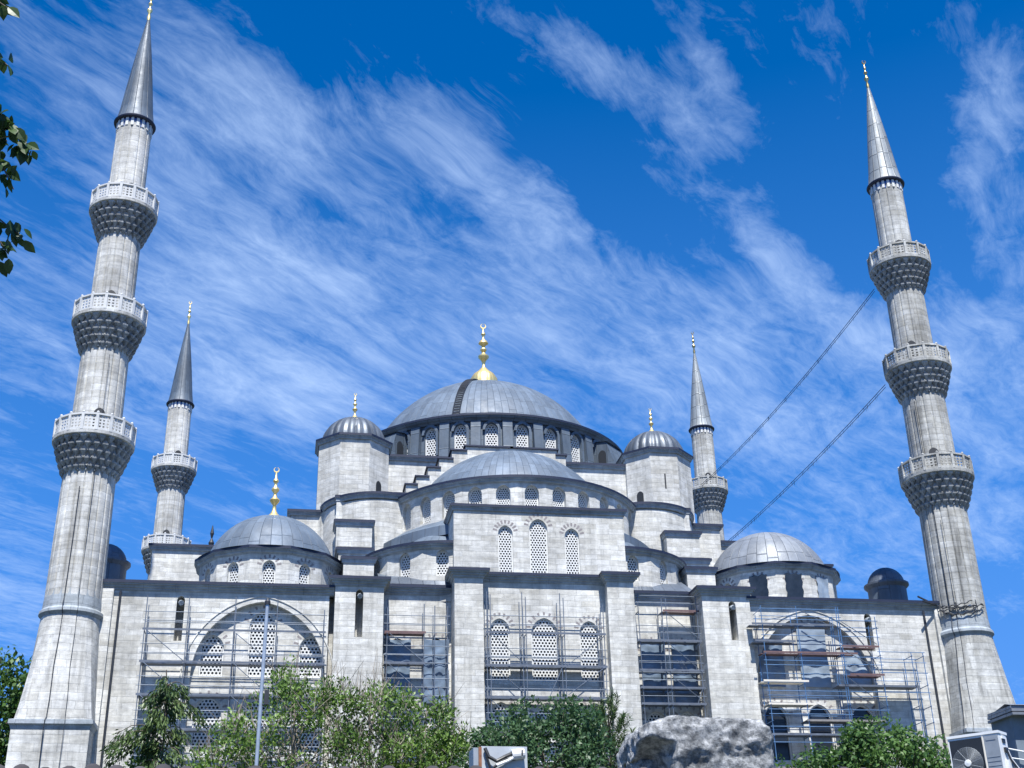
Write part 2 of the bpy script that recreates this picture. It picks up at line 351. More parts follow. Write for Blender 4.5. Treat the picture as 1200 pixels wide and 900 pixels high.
    def build(s, name, mats, parent=None, smooth=None, org=None, merge=True):
        me = bpy.data.meshes.new(name)
        org = Vector(org) if org is not None else (WORLD(parent) if parent is not None else Vector((0, 0, 0)))
        if merge:
            idx = {}; vs = []; mp = []
            for v in s.v:
                k = (round(v.x, 4), round(v.y, 4), round(v.z, 4))
                if k not in idx: idx[k] = len(vs); vs.append(v-org)
                mp.append(idx[k])
            fs = []; uvs = []; ms = []; c = 0
            for f, m in zip(s.f, s.m):
                g = [mp[i] for i in f]; q = s.uv[c:c+len(f)]; c += len(f)
                gg = []; qq = []
                for a, b in zip(g, q):
                    if a not in gg: gg.append(a); qq.append(b)
                if len(gg) >= 3: fs.append(gg); uvs += qq; ms.append(m)
        else: vs = [v-org for v in s.v]; fs = s.f; uvs = s.uv; ms = s.m
        me.from_pydata(vs, [], fs)
        ul = me.uv_layers.new(name='UVMap')
        ul.data.foreach_set('uv', np.array(uvs, dtype=np.float32).ravel())
        me.polygons.foreach_set('material_index', ms)
        for m in (mats if isinstance(mats, (list, tuple)) else [mats]): me.materials.append(MT[m] if isinstance(m, str) else m)
        if smooth is not None:
            me.polygons.foreach_set('use_smooth', [True]*len(fs)); me.set_sharp_from_angle(angle=R(smooth))
        me.update()
        o = bpy.data.objects.new(name, me); COL.objects.link(o)
        if parent is not None: o.parent = parent
        else: o.location = org
        return o
_W = {}
def WORLD(o):
    v = Vector((0, 0, 0))
    while o is not None: v = v+Vector(o.location); o = o.parent
    return v
def thing(name, label, cat, loc, group=None):
    o = bpy.data.objects.new(name, None); COL.objects.link(o); o.location = loc; o.empty_display_size = .5
    o['label'] = label; o['category'] = cat
    if group: o['group'] = group
    return o
def tag(o, label, cat, group=None, kind=None):
    if label: o['label'] = label
    if cat: o['category'] = cat
    if group: o['group'] = group
    if kind: o['kind'] = kind
    return o
def shape(o, parent): return o

# ------------------------------------------------------------------ shared shapes
def arch(cx, z0, w, h, n=7):                            # slightly pointed arch outline, counter-clockwise from the bottom left
    a = w/2; R0 = .62*w; e = .12*w; am = math.acos(e/R0); sp = z0+h-R0*math.sin(am)
    pts = [(cx-a, z0), (cx+a, z0)]
    for i in range(n+1): t = am*i/n; pts.append((cx-e+R0*math.cos(t), sp+R0*math.sin(t)))
    for i in range(1, n+1): t = am*(1-i/n); pts.append((cx+e-R0*math.cos(t), sp+R0*math.sin(t)))
    return pts
def inside(poly, x, z):
    r = False; n = len(poly)
    for i in range(n):
        a, b = poly[i], poly[i-1]
        if (a[1] > z) != (b[1] > z) and x < (b[0]-a[0])*(z-a[1])/(b[1]-a[1])+a[0]: r = not r
    return r
def inset(poly, d):
    n = len(poly); out = []
    for i in range(n):
        a, b, c = Vector(poly[i-1]), Vector(poly[i]), Vector(poly[(i+1) % n])
        e, f = (b-a).normalized(), (c-b).normalized(); na, nb = Vector((-e.y, e.x)), Vector((-f.y, f.x)); m = (na+nb).normalized(); m /= max(.4, m.dot(na)); out.append((b.x+m.x*d, b.y+m.y*d))
    return out
def grille_mb(poly, w, h, p):                           # plate with hexagonal holes, clipped to an outline
    mb = MB(); ro = p/math.sqrt(3); ri = .365*p; th = .05
    nx = int(w/p)+3; nz = int(h/(p*.866))+3
    for j in range(nz):
        for i in range(-nx, nx+1):
            cx = (i+.5*(j % 2))*p; cz = j*p*.866+.05
            if not inside(poly, cx, cz): continue
            O = [(cx+ro*math.cos(R(30+60*k)), cz+ro*math.sin(R(30+60*k))) for k in range(6)]
            I = [(cx+ri*math.cos(R(30+60*k)), cz+ri*math.sin(R(30+60*k))) for k in range(6)]
            for k in range(6):
                a, b = O[k], O[(k+1) % 6]; c, d = I[(k+1) % 6], I[k]
                mb.face([(d[0], 0, d[1]), (a[0], 0, a[1]), (b[0], 0, b[1]), (c[0], 0, c[1])])
                mb.face([(d[0], 0, d[1]), (c[0], 0, c[1]), (c[0], th, c[1]), (d[0], th, d[1])])
    return mb
WCACHE = {}
def window(parent, pos, nrm, w, h, depth, kind='grille', pitch=.2, frame='white_stone'):
    """window whose sill centre on the wall face is pos (x, y, z); nrm points outward"""
    key = (round(w, 2), round(h, 2), kind, pitch, frame)
    nrm = Vector((nrm[0], nrm[1])).normalized()
    rz = math.atan2(nrm.x, -nrm.y)
    base = WORLD(parent)
    loc = Vector((pos[0]-nrm.x*depth, pos[1]-nrm.y*depth, pos[2]))-base
    if key not in WCACHE:
        out = arch(0, 0, w, h); inn = inset(out, min(.09, w*.09))
        f = MB(); n = len(out)
        for i in range(n):
            a, b = out[i], out[(i+1) % n]; c, d = inn[(i+1) % n], inn[i]
            f.face([(a[0], -.04, a[1]), (b[0], -.04, b[1]), (c[0], -.04, c[1]), (d[0], -.04, d[1])])
            f.face([(d[0], -.04, d[1]), (c[0], -.04, c[1]), (c[0], .12, c[1]), (d[0], .12, d[1])])
        fo = f.build('window', frame, org=(0, 0, 0))
        g = None
        if kind == 'grille': g = grille_mb(inset(out, .03), w, h, pitch).build('grille', 'white_stone', org=(0, 0, 0))
        pm = MB(); pm.face([(x, .13, z) for x, z in out]); po = pm.build('pane', 'pane' if kind != 'dark' else 'dark', org=(0, 0, 0))
        WCACHE[key] = (fo.data, g.data if g else None, po.data)
        for o in (fo, g, po):
            if o: bpy.data.objects.remove(o)
    fd, gd, pd = WCACHE[key]
    wo = bpy.data.objects.new('window', fd); COL.objects.link(wo); wo.parent = parent; wo.location = loc; wo.rotation_euler = (0, 0, rz)
    for nm, d in (('grille', gd), ('pane', pd)):
        if d: c = bpy.data.objects.new(nm, d); COL.objects.link(c); c.parent = wo
    return wo
def voussoirs(mb, p0, u, cx, z0, w, h, mat=1, n=7):     # alternating darker stones round an arch, 4 mm proud
    u = Vector((u[0], u[1])).normalized(); nn = Vector((u.y, -u.x)); cz = z0+h-.5*w
    for k in range(n):
        a = R(14+152*k/(n-1)); ca, sa = math.cos(a), math.sin(a); r0, r1 = w*.5+.08, w*.5+.38; t = .06
        r0 += (.06 if 60 < math.degrees(a) < 120 else 0)*w
        q = [(cx+r*ca-s*sa*t*(1+.25*(r > r0)), cz+r*sa+s*ca*t*(1+.25*(r > r0))) for r, s in ((r0, -1), (r1, -1), (r1, 1), (r0, 1))]
        mb.face([(p0[0]+u.x*s_+nn.x*.004, p0[1]+u.y*s_+nn.y*.004, z_) for s_, z_ in q], mat)
def corn(z, out=.38, h=.62, back=.3):                   # cornice profile: lead cap over a stone moulding
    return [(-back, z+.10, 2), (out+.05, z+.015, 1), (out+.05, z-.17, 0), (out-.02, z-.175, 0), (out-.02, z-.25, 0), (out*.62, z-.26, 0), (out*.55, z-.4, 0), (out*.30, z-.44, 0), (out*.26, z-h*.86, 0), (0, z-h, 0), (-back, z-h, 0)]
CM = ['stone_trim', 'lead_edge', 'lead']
def capprof(r0, z0, rise, n=12, r_end=0.0):             # spherical cap from rim to apex
    Rs = (r0*r0+rise*rise)/(2*rise); zc = z0+rise-Rs; a0 = math.asin(min(1, r0/Rs)) if rise <= r0 else PI-math.asin(r0/Rs)
    out = []
    for i in range(n+1):
        a = a0*(1-i/n); rr = Rs*math.sin(a)
        if rr < r_end: break
        out.append((rr if i < n else 0.0, zc+Rs*math.cos(a)))
    return out
def sphprof(Rs, zc, z0, n=18):                          # part of a sphere above z0
    a0 = math.acos((z0-zc)/Rs); return [(Rs*math.sin(a0*(1-i/n)) if i < n else 0.0, zc+Rs*math.cos(a0*(1-i/n))) for i in range(n+1)]
def finial(parent, base, H, mat, kind='main', foot=None):
    """gilded alem: bulbs on a stem under a crescent"""
    mb = MB(); x, y, z = base
    if kind == 'main':
        pr = [(1.3, -1.7), (1.28, -.45), (1.2, 0), (.95, .42), (.5, .82), (.32, 1.05), (.16, 1.25), (.13, 1.6), (.24, 1.95), (.5, 2.25), (.5, 2.4), (.2, 2.62), (.14, 2.8), (.3, 3.0), (.3, 3.12), (.13, 3.3), (.2, 3.5), (.46, 3.72), (.36, 3.95), (.12, 4.15), (.1, 4.5), (.22, 4.7), (.1, 4.92), (.07, 5.3)]
        s = H/6.1; pr = [(r*(s if r < .9 else 1), h*s) for r, h in pr]
        pr = [(max(r, .01), z+h) for r, h in pr]
        mod = lambda r, zz, a: r*(1+.06*abs(math.cos(10*a))) if zz < z+1.15*s else r
        mb.lathe(pr, (x, y), 60, mod=mod); top = z+5.3*s; rc = .27*s
    elif kind == 'small':
        pr = [(.1, -.2), (.12, .1), (.06, .5), (.17, .75), (.17, .85), (.06, 1.05), (.05, 1.25), (.14, 1.45), (.05, 1.65), (.05, 1.8), (.1, 1.95), (.04, 2.1), (.03, 2.45)]
        s = H/3.2; mb.lathe([(r*1.25, z+h*s) for r, h in pr], (x, y), 14); top = z+2.45*s; rc = .18*s
    else:
        pr = [(.62, -.05), (.5, .12), (.25, .35), (.14, .6), (.11, .95), (.3, 1.2), (.34, 1.32), (.13, 1.55), (.1, 1.8), (.25, 2.0), (.26, 2.12), (.1, 2.3), (.09, 2.5), (.2, 2.68), (.09, 2.9), (.05, 3.3)]
        s = H/4.0; pr = [(max(r*s, .01), z+h*s) for r, h in pr]
        mb.lathe(pr, (x, y), 20); top = z+3.3*s; rc = .19*s
    o = mb.build('finial', mat, parent, smooth=50)
    c = MB(); cz = top+rc*.95; th = .05*max(s, .6)       # crescent: ring thick below, thin above, seen broadside
    n = 24
    for i in range(n):
        def ring(k):
            a = -PI/2+R(165)*(k/n*2-1); w = rc*(.40*math.cos((a+PI/2)/2)**1.5+.04)
            return (x+rc*math.cos(a), cz+rc*math.sin(a)), (x+(rc-w)*math.cos(a), cz+(rc-w)*math.sin(a))
        (a, b), (d, e) = ring(i), ring(i+1)
        for sg in (-1, 1):
            c.face([(a[0], y+sg*th, a[1]), (d[0], y+sg*th, d[1]), (e[0], y+sg*th, e[1]), (b[0], y+sg*th, b[1])])
        c.face([(a[0], y-th, a[1]), (d[0], y-th, d[1]), (d[0], y+th, d[1]), (a[0], y+th, a[1])]); c.face([(b[0], y-th, b[1]), (e[0], y-th, e[1]), (e[0], y+th, e[1]), (b[0], y+th, b[1])])
    c.build('crescent', mat, o, org=WORLD(parent))
    return o

# ------------------------------------------------------------------ ground
GZ = 1.2                                                # terrace the mosque and the garden stand on
def m_ground():
    m, nt, b, out = new_mat('garden_soil'); t = NT(nt); tc = t.n('ShaderNodeTexCoord')
    n1 = t.noise(tc.outputs['Object'], .3, 6); mx = t.n('ShaderNodeMixRGB'); t.l(t.mr(n1, .4, .6, 0, 1), mx.inputs[0])
    mx.inputs[1].default_value = (.075, .07, .055, 1); mx.inputs[2].default_value = (.03, .055, .02, 1); t.l(mx.outputs[0], b.inputs['Base Color']); b.inputs['Roughness'].default_value = .95
    return m
MT['ground'] = m_ground()
MT['paving'] = m_stone('street_paving', (.10, .10, .10), bw=.5, rh=.3)
g = MB(); g.box(-400, 400, -69.9, 3000, GZ-.4, GZ); g.box(-2500, -400, -69.9, 3000, GZ-.4, GZ); g.box(400, 2500, -69.9, 3000, GZ-.4, GZ)
o = g.build('terrace_ground', 'ground'); o['kind'] = 'structure'
g = MB(); g.box(-2500, 2500, -2500, -69.9, -2.0, -1.6); o = g.build('street', 'paving'); o['kind'] = 'structure'

# ------------------------------------------------------------------ the mosque
MQ = thing('mosque', 'large grey stone mosque with cascading lead domes between the four minarets', 'mosque', (0, 25.5, GZ))
ZB = GZ-.3
def arch_wide(cx, z0, w, top, n=16):                    # blind niche arch, a little pointed
    a = w/2; pts = [(cx-a, z0), (cx+a, z0)]; e = .08*w; R0 = a+e; am = math.acos(e/R0); sp = top-R0*math.sin(am)
    for i in range(n+1): t = am*i/n; pts.append((cx-e+R0*math.cos(t), sp+R0*math.sin(t)))
    for i in range(1, n+1): t = am*(1-i/n); pts.append((cx+e-R0*math.cos(t), sp+R0*math.sin(t)))
    return pts
def rect(x0, x1, z0, z1): return [(x0, z0), (x1, z0), (x1, z1), (x0, z1)]
def slot(mb, cx, z0, z1, w=.5): return arch(cx, z0, w, z1-z0, 4)
def slot_fill(x, y, z0, z1, depth, w=.5):               # back of a gutter recess with its stone spout at the top
    m = MB(); yb = y+1.15; a, b = x-w/2-.01, x+w/2+.01
    m.face([(a, yb, z0-.05), (b, yb, z0-.05), (b, yb, z1+.05), (a, yb, z1+.05)]); m.face([(a, y+.3, z0-.05), (a, yb, z0-.05), (a, yb, z1+.05), (a, y+.3, z1+.05)])
    m.face([(b, y+.3, z0-.05), (b, yb, z0-.05), (b, yb, z1+.05), (b, y+.3, z1+.05)]); m.face([(a, y+.3, z1+.03), (b, y+.3, z1+.03), (b, yb, z1+.03), (a, yb, z1+.03)]); m.face([(a, y+.3, z0-.01), (b, y+.3, z0-.01), (b, yb, z0-.01), (a, yb, z0-.01)])
    m.build('gutter_recess', 'stone', MQ)
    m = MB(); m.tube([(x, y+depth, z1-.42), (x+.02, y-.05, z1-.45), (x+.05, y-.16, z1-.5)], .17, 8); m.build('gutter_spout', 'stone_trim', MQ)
# outer bays with the blind arch
def outer_bay(sx):
    xa, xb = (-28.6, -14.25) if sx < 0 else (14.2, 28.6)
    cx = 18.5*sx; zt = 23.85
    sl_x = -23.6 if sx < 0 else 22.8
    sz = (20.1, 23.0) if sx < 0 else (20.3, 22.95)
    niche = arch_wide(cx, 5.0, 8.3, 22.75)
    m = MB()
    m.wall((0, 0), (1, 0), rect(xa, xb, ZB, zt-.3), [niche, slot(m, sl_x, *sz)], .48)
    # moulding round the arch
    ex = arch_wide(cx, 16.5, 9.5, 23.1, 20)[2:]
    m.tube([(p[0], -.02, p[1]) for p in ex], .045, 5, 0)
    m.build('bay_wall', ['stone'], MQ)
    slot_fill(sl_x, 0, sz[0], sz[1], .45)
    b = MB(); spec = [(-2.95, 18.0, 1.45, 2.65), (0.12, 18.0, 1.7, 4.25), (3.2, 18.0, 1.45, 2.7), (-2.95, 13.0, 1.7, 3.75), (.12, 13, 1.7, 3.75), (3.2, 13, 1.7, 3.75)]
    # niche back wall
    b.wall((0, .46), (1, 0), rect(cx-4.18, cx+4.18, ZB, 23.2), [arch(cx+dx, z, w, h) for dx, z, w, h in spec], .35)
    for dx, z, w, h in spec: voussoirs(b, (0, .46), (1, 0), cx+dx, z, w, h, 1, 7)
    b.build('niche_wall', ['stone', 'red_stone'], MQ)
    for i, (dx, z, w, h) in enumerate(spec):
        covered = sx > 0
        window(MQ, (cx+dx, .46, z), (0, -1), w, h, .17, 'plain' if covered else 'grille', .235)
        if covered and i < 3: sheet(cx+dx, .42, z-.15, w+.35, h+.2, 'sheet_pale' if i in (1, 2) else 'sheet', 10+i)
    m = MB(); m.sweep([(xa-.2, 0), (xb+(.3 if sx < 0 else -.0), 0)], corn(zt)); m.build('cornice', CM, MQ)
    if sx < 0:
        m = MB(); m.box(-14.3, -13.8, 1.0, 1.3, ZB, zt-.4); m.build('wall_return', 'stone', MQ)
def sheet(cx, y, z0, w, h, mat, seed):                  # plastic sheeting tied over a window: sagging folds
    m = MB(); nx, nz = 10, 22
    def P(i, j):
        x = i/nx; z = j/nz; ph = seed*1.7
        sag = math.sin(z*h*5.2+ph+1.1*math.sin(PI*x))*.055+.05*math.sin(x*9+ph)+.06*mnoise.noise(Vector((x*2.5, z*3.5, seed)))
        return (cx-w/2+w*x+.03*math.sin(z*9+ph), y-.06-abs(sag), z0+h*z-.06*math.sin(PI*x)*(1 if j == nz else 0))
    for i in range(nx):
        for j in range(nz): m.face([P(i, j), P(i+1, j), P(i+1, j+1), P(i, j+1)])
    m.build('plastic_sheet', mat, MQ, smooth=60)
outer_bay(-1); outer_bay(1)
# inner bays between the buttresses
def inner_bay(sx):
    xa, xb = (-10.9, -6.0) if sx < 0 else (6.0, 10.95)
    y = 1.6; zt = 24.5
    ws = [(-9.65, 18.0, 1.55, 2.95), (-7.1, 18.0, 1.5, 3.0), (-9.65, 12.8, 1.6, 3.6), (-7.1, 12.8, 1.6, 3.6)]
    if sx > 0: ws = [(7.65, 18.0, 1.5, 3.0), (9.8, 18.0, 1.5, 3.0), (7.65, 12.8, 1.6, 3.6), (9.8, 12.8, 1.6, 3.6)]
    m = MB(); m.wall((0, y), (1, 0), rect(xa, xb, ZB, zt-.3), [arch(*w) for w in ws], .4)
    for w in ws: voussoirs(m, (0, y), (1, 0), *w, 1, 7)
    m.build('bay_wall', ['stone', 'red_stone'], MQ)
    for i, w in enumerate(ws):
        window(MQ, (w[0], y, w[1]), (0, -1), w[2], w[3], .35, 'plain' if i < 2 else 'grille', .235)
        if i < 2: sheet(w[0], y-.05, w[1]-1.3, w[2]+.15, w[3]+1.2, 'sheet', 3*i+(5 if sx > 0 else 0))
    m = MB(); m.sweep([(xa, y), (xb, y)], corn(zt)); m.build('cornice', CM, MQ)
    # lead apron between the cornice and the exedra wall
    m = MB(); c = Vector((5.75*sx, 7.5)); pts = []
    for i in range(17):
        x = xa+(xb-xa)*i/16; dx = x-c.x; yy = c.y-math.sqrt(max(.2, 6.02**2-dx*dx)); pts.append((x, yy))
    for a, b in zip(pts, pts[1:]):
        m.face([(a[0], y-.2, zt+.1), (b[0], y-.2, zt+.1), (b[0], b[1]+.1, zt+.12+.42*max(0, b[1]+.35-y)+.3), (a[0], a[1]+.1, zt+.12+.42*max(0, a[1]+.35-y)+.3)], 0, [(a[0]/.8, 0), (b[0]/.8, 0), (b[0]/.8, .8), (a[0]/.8, .8)])
    m.build('lead_apron', 'lead_dark', MQ)
inner_bay(-1); inner_bay(1)
# centre bay
ws = [(-3.0, 18.0, 1.35, 4.15), (0.02, 18.0, 1.8, 4.25), (3.08, 18.0, 1.35, 4.1), (-3.0, 12.9, 1.7, 3.75), (.05, 12.9, 1.7, 3.75), (3.2, 12.9, 1.7, 3.75)]
m = MB(); m.wall((0, .5), (1, 0), rect(-4.3, 4.3, ZB, 24.9), [arch(*w) for w in ws], .4)
for w in ws: voussoirs(m, (0, .5), (1, 0), *w, 1, 9)
m.build('bay_wall', ['stone', 'red_stone'], MQ)
for w in ws: window(MQ, (w[0], .5, w[1]), (0, -1), w[2], w[3], .17, 'grille', .225)
m = MB(); m.sweep([(-4.4, .5), (4.4, .5)], corn(25.2)); m.build('cornice', CM, MQ)
# buttresses
for xa, xb, zt, spout in ((-13.9, -10.75, 24.42, (-12.32, 20.5, 23.65)), (-6.1, -4.2, 25.22, None), (4.25, 6.1, 25.22, None), (10.85, 14.22, 24.42, (12.95, 20.8, 23.5))):
    m = MB(); y = -.3; yb = 3.0
    m.wall((0, y), (1, 0), rect(xa, xb, ZB, zt-.3), [slot(m, *spout)] if spout else [], .5)
    m.face([(xa, yb, ZB), (xa, y, ZB), (xa, y, zt-.3), (xa, yb, zt-.3)]); m.face([(xb, y, ZB), (xb, yb, ZB), (xb, yb, zt-.3), (xb, y, zt-.3)])
    m.face([(xa, y, zt-.05), (xb, y, zt-.05), (xb, yb, zt-.05), (xa, yb, zt-.05)])
    m.build('buttress', 'stone', MQ)
    if spout: slot_fill(spout[0], y, spout[1], spout[2], .45)
    m = MB(); m.sweep([(xa, yb), (xa, y), (xb, y), (xb, yb)], corn(zt)); m.build('cornice', CM, MQ)
    m = MB(); m.box(xa-.2, xb+.2, y-.1, yb, zt+.02, zt+.1); m.build('lead_cap', 'lead', MQ)
# hall body: side and back walls, flat lead roof
m = MB()
for x, u in ((-28.6, (0, -1)), (28.6, (0, 1))):
    hs = [arch((10+8*k), 14, 2, 4.2) for k in range(5)]
    if x < 0: m.wall((x, 51), (0, -1), rect(0, 51, ZB, 23.5), hs, .5)
    else: m.wall((x, 0), (0, 1), rect(0, 51, ZB, 23.5), hs, .5)
m.wall((28.6, 51), (-1, 0), rect(0, 57.2, ZB, 23.5), [], .4)
m.build('side_wall', 'stone', MQ)
for k in range(5):
    window(MQ, (-28.6, 51-(10+8*k), 14), (-1, 0), 2, 4.2, .4, 'grille', .3); window(MQ, (28.6, 10+8*k, 14), (1, 0), 2, 4.2, .4, 'grille', .3)
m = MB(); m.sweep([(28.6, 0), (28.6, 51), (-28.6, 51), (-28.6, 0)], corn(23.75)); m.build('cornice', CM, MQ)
m = MB(); m.box(-28.4, 28.4, 3.2, 50.8, 23.3, 23.75)
m.box(-28.4, -14, .2, 3.2, 23.3, 23.75); m.box(14, 28.4, .2, 3.2, 23.3, 23.75); m.box(-13.8, 13.8, 2.2, 3.2, 23.9, 24.3); m.build('roof', 'lead', MQ)
# side gallery (carries the small turrets)
for sx in (-1, 1):
    m = MB(); m.box(min(28.7*sx, 33*sx), max(28.7*sx, 33*sx), 7, 46, ZB, 21.5); m.build('side_gallery', 'stone', MQ)
# projecting central block with three tall windows
BY = .9
ws = [(-2.42, 25.2, 1.02, 3.6), (-.1, 25.2, 1.28, 4.15), (2.25, 25.2, 1.02, 3.55)]
m = MB(); zt = 30.2
m.wall((0, BY), (1, 0), rect(-6.0, 6.0, 23.5, zt-.3), [arch(*w) for w in ws], .35)
for w in ws: voussoirs(m, (0, BY), (1, 0), *w, 1, 9)
m.face([(-6, 9, 23.5), (-6, BY, 23.5), (-6, BY, zt-.3), (-6, 9, zt-.3)]); m.face([(6, BY, 23.5), (6, 9, 23.5), (6, 9, zt-.3), (6, BY, zt-.3)])
m.build('central_block', ['stone', 'red_stone'], MQ)
for w in ws: window(MQ, (w[0], BY, w[1]), (0, -1), w[2], w[3], .18, 'grille', .2)
m = MB(); m.sweep([(-6, 9), (-6, BY), (6, BY), (6, 9)], corn(zt, .2, .36)); m.build('cornice', CM, MQ)
m = MB(); m.box(-6.05, 6.05, BY, 9, zt-.25, zt+.06); m.build('block_roof', 'lead', MQ)
# ---- round drums made of flat facets with a window in each
def drum(name, c, Rw, n, ks, z0, z1, win, depth, wallmat, pitch, half=0.0, frame='white_stone', vous=0, kindf=None, skip=()):
    m = MB(); da = 2*PI/n; wl = 2*Rw*math.tan(da/2)
    for k in ks:
        a = -PI/2+(k+half)*da
        ca, sa = math.cos(a), math.sin(a); u = (-sa, ca); p0 = (c[0]+Rw*ca+sa*wl/2, c[1]+Rw*sa-ca*wl/2)
        holes = []
        if win and k not in skip:
            w, z, h = win; holes = [arch(wl/2, z, w, h)]
        m.wall(p0, u, rect(0, wl, z0, z1), holes, depth, 0, 0, uo=wl*k)
        if holes and vous: voussoirs(m, p0, u, wl/2, z, w, h, 1, vous)
        if holes: window(MQ, (c[0]+Rw*ca, c[1]+Rw*sa, z), (ca, sa), w, h, depth-.05, kindf(k) if kindf else 'grille', pitch, frame)
    return m.build(name, [wallmat, 'red_stone'], MQ, smooth=25)
def ring(c, Rr, n, a0, a1): return [(c[0]+Rr*math.cos(a0+(a1-a0)*i/n), c[1]+Rr*math.sin(a0+(a1-a0)*i/n)) for i in range(n+1)]
# half dome
HC = (0.0, 13.3)
drum('half_dome_drum', HC, 9.9, 30, range(-8, 9), 27, 33.0, (1.05, 30.75, 2.1), .42, 'stone', .175)
m = MB(); m.sweep(ring(HC, 9.95, 64, -PI-.1, .1), corn(33.45, .3, .45)); m.build('cornice', CM, MQ, smooth=30)
m = MB(); m.lathe([(10.22, 33.46), (9.0, 33.65)]+sphprof(8.54, 30.34, 33.8, 16), HC, 84, -PI-.05, .05, un=84, vs=.6); m.build('half_dome', 'lead', MQ, smooth=40)
# lead skirt round the foot of the drum
m = MB(); m.lathe([(11.3, 29.0), (11.25, 29.75), (9.93, 30.62)], HC, 72, -PI, 0, un=60, vs=.7); m.build('drum_skirt', 'lead', MQ, smooth=30)
# exedrae
for sx in (-1, 1):
    c = (5.75*sx, 7.5)
    da = R(26); m = MB()
    ks = (-2, -1, 0, 1) if sx < 0 else (-1, 0, 1, 2)
    n = 14
    drum('exedra_wall', c, 6.0, n, [-4, -3, -2, -1, 0] if sx < 0 else [0, 1, 2, 3, 4], 23.5, 27.15, (.86, 25.3, 1.85), .3, 'stone', .2, half=(-.35 if sx < 0 else .35))
    m = MB(); m.sweep(ring(c, 6.05, 40, R(-190), R(10)), corn(27.65, .36, .52)); m.build('cornice', CM, MQ, smooth=30)
    m = MB(); m.lathe([(6.35, 27.66), (4.6, 28.0)], c, 56, un=44, vs=.6); m.lathe(sphprof(4.15, 25.8, 27.9, 10), (5.85*sx, 6.7), 48, un=34, vs=.6); m.build('exedra_dome', 'lead', MQ, smooth=40)
# stepped gable over the half dome
m = MB(); ml = MB()
for sx in (-1, 1):
    for x0, x1, z in ((0, 3.7, 38.95), (3.7, 4.4, 38.5)) if sx > 0 else ((0, 3.7, 38.95), (3.7, 4.8, 38.55), (4.8, 5.8, 37.8), (5.8, 6.7, 37.0), (6.7, 7.6, 36.2), (7.6, 8.4, 35.5), (8.4, 9.2, 34.7)):
        a, b = sorted((x0*sx, x1*sx)); m.box(a, b, 11.4, 12.98, 31, z); ml.box(a-.13, b+.13, 11.25, 13.0, z+.003, z+.13)
m.build('stepped_gable', 'stone', MQ); ml.build('gable_capping', 'lead_edge', MQ)
# square base of the dome
m = MB(); m.box(-12.6, 12.6, 13.0, 38.0, 24, 38.3); m.build('dome_base', 'stone', MQ)
m = MB(); m.sweep([(-12.6, 38), (-12.6, 13.0), (12.6, 13.0), (12.6, 38)], corn(38.55, .28, .4), closed=True); m.build('cornice', CM, MQ)
m = MB(); m.box(-12.5, 12.5, 13.1, 37.9, 38.3, 38.62); m.build('base_roof', 'lead_drum', MQ)
# main drum and dome
DC = (0.0, 25.5)
drum('main_drum', DC, 12.2, 30, range(30), 38.5, 42.3, (1.05, 39.35, 2.6), .2, 'lead_drum', .235, half=.5)
for k in range(30):                                     # piers between the windows and arched hoods over them
    a = -PI/2+k*2*PI/30; ca, sa = math.cos(a), math.sin(a)
    m = MB()
    z0, z1 = 38.5, 42.1
    def Q(r, t, z): return (DC[0]+ca*r-sa*t, DC[1]+sa*r+ca*t, z)
    for t0, t1 in ((-.42, .42),):
        m.face([Q(12.75, t0, z0), Q(12.75, t1, z0), Q(12.5, t1, z1), Q(12.5, t0, z1)], 0, [(0, 0), (1, 0), (1, 2), (0, 2)])
        for t in (t0, t1): m.face([Q(12.0, t, z0), Q(12.75, t, z0), Q(12.5, t, z1), Q(12.0, t, z1)])
    m.build('drum_pier', 'lead_drum', MQ)
    a += PI/30; ca, sa = math.cos(a), math.sin(a); h = MB()
    pts = arch(0, 39.35, 1.5, 2.86, 6)[1:]; pts2 = arch(0, 39.35, 1.07, 2.62, 6)[1:]
    for i in range(len(pts)):
        j = i+1
        if j >= len(pts): break
        p, q, r_, s_ = pts[i], pts[j], pts2[j], pts2[i]
        h.face([Q(12.42, *p), Q(12.42, *q), Q(12.42, *r_), Q(12.42, *s_)]); h.face([Q(12.1, *p), Q(12.1, *q), Q(12.42, *q), Q(12.42, *p)]); h.face([Q(12.42, *s_), Q(12.42, *r_), Q(12.1, *r_), Q(12.1, *s_)])
    for A, B in ((pts[0], pts2[0]),): pass
    h.build('window_hood', 'lead_drum', MQ)
m = MB(); m.sweep(ring(DC, 12.2, 112, 0, 2*PI)[:-1], [(-.6, 42.78, 1), (.6, 42.66, 1), (.6, 42.5, 0), (.52, 42.48, 0), (.46, 42.36, 0), (.3, 42.28, 0), (.2, 42.12, 0), (-.3, 42.1, 0)], closed=True)
m.build('drum_eave', ['lead_drum', 'lead_edge'], MQ, smooth=30)
m = MB(); m.lathe([(12.78, 42.68), (11.6, 42.95)]+sphprof(11.2, 39.34, 43.15, 20), DC, 112, un=104, vs=.55); dome = m.build('main_dome', 'lead', MQ, smooth=40)
finial(MQ, (0, 25.5, 51.8), 6.2, 'gold', 'main')
# ladder of steps over the dome
cp = sphprof(11.2, 39.34, 43.15, 40); m = MB(); aa = R(-112)
def dp(t, off, s):
    i = min(len(cp)-2, int(t)); fr = t-i; r = cp[i][0]*(1-fr)+cp[i+1][0]*fr; z = cp[i][1]*(1-fr)+cp[i+1][1]*fr
    return Vector((DC[0]+(r+off)*math.cos(aa)-s*math.sin(aa), DC[1]+(r+off)*math.sin(aa)+s*math.cos(aa), z+off*.6))
for s_ in (-.3, .3): m.tube([dp(t, .10, s_) for t in range(0, 37)], .035, 5)
for i in range(34): m.bar(dp(i*1.05, .1, -.3), dp(i*1.05, .1, .3), .1, .1)
m.build('dome_ladder', 'iron', dome, org=WORLD(MQ))
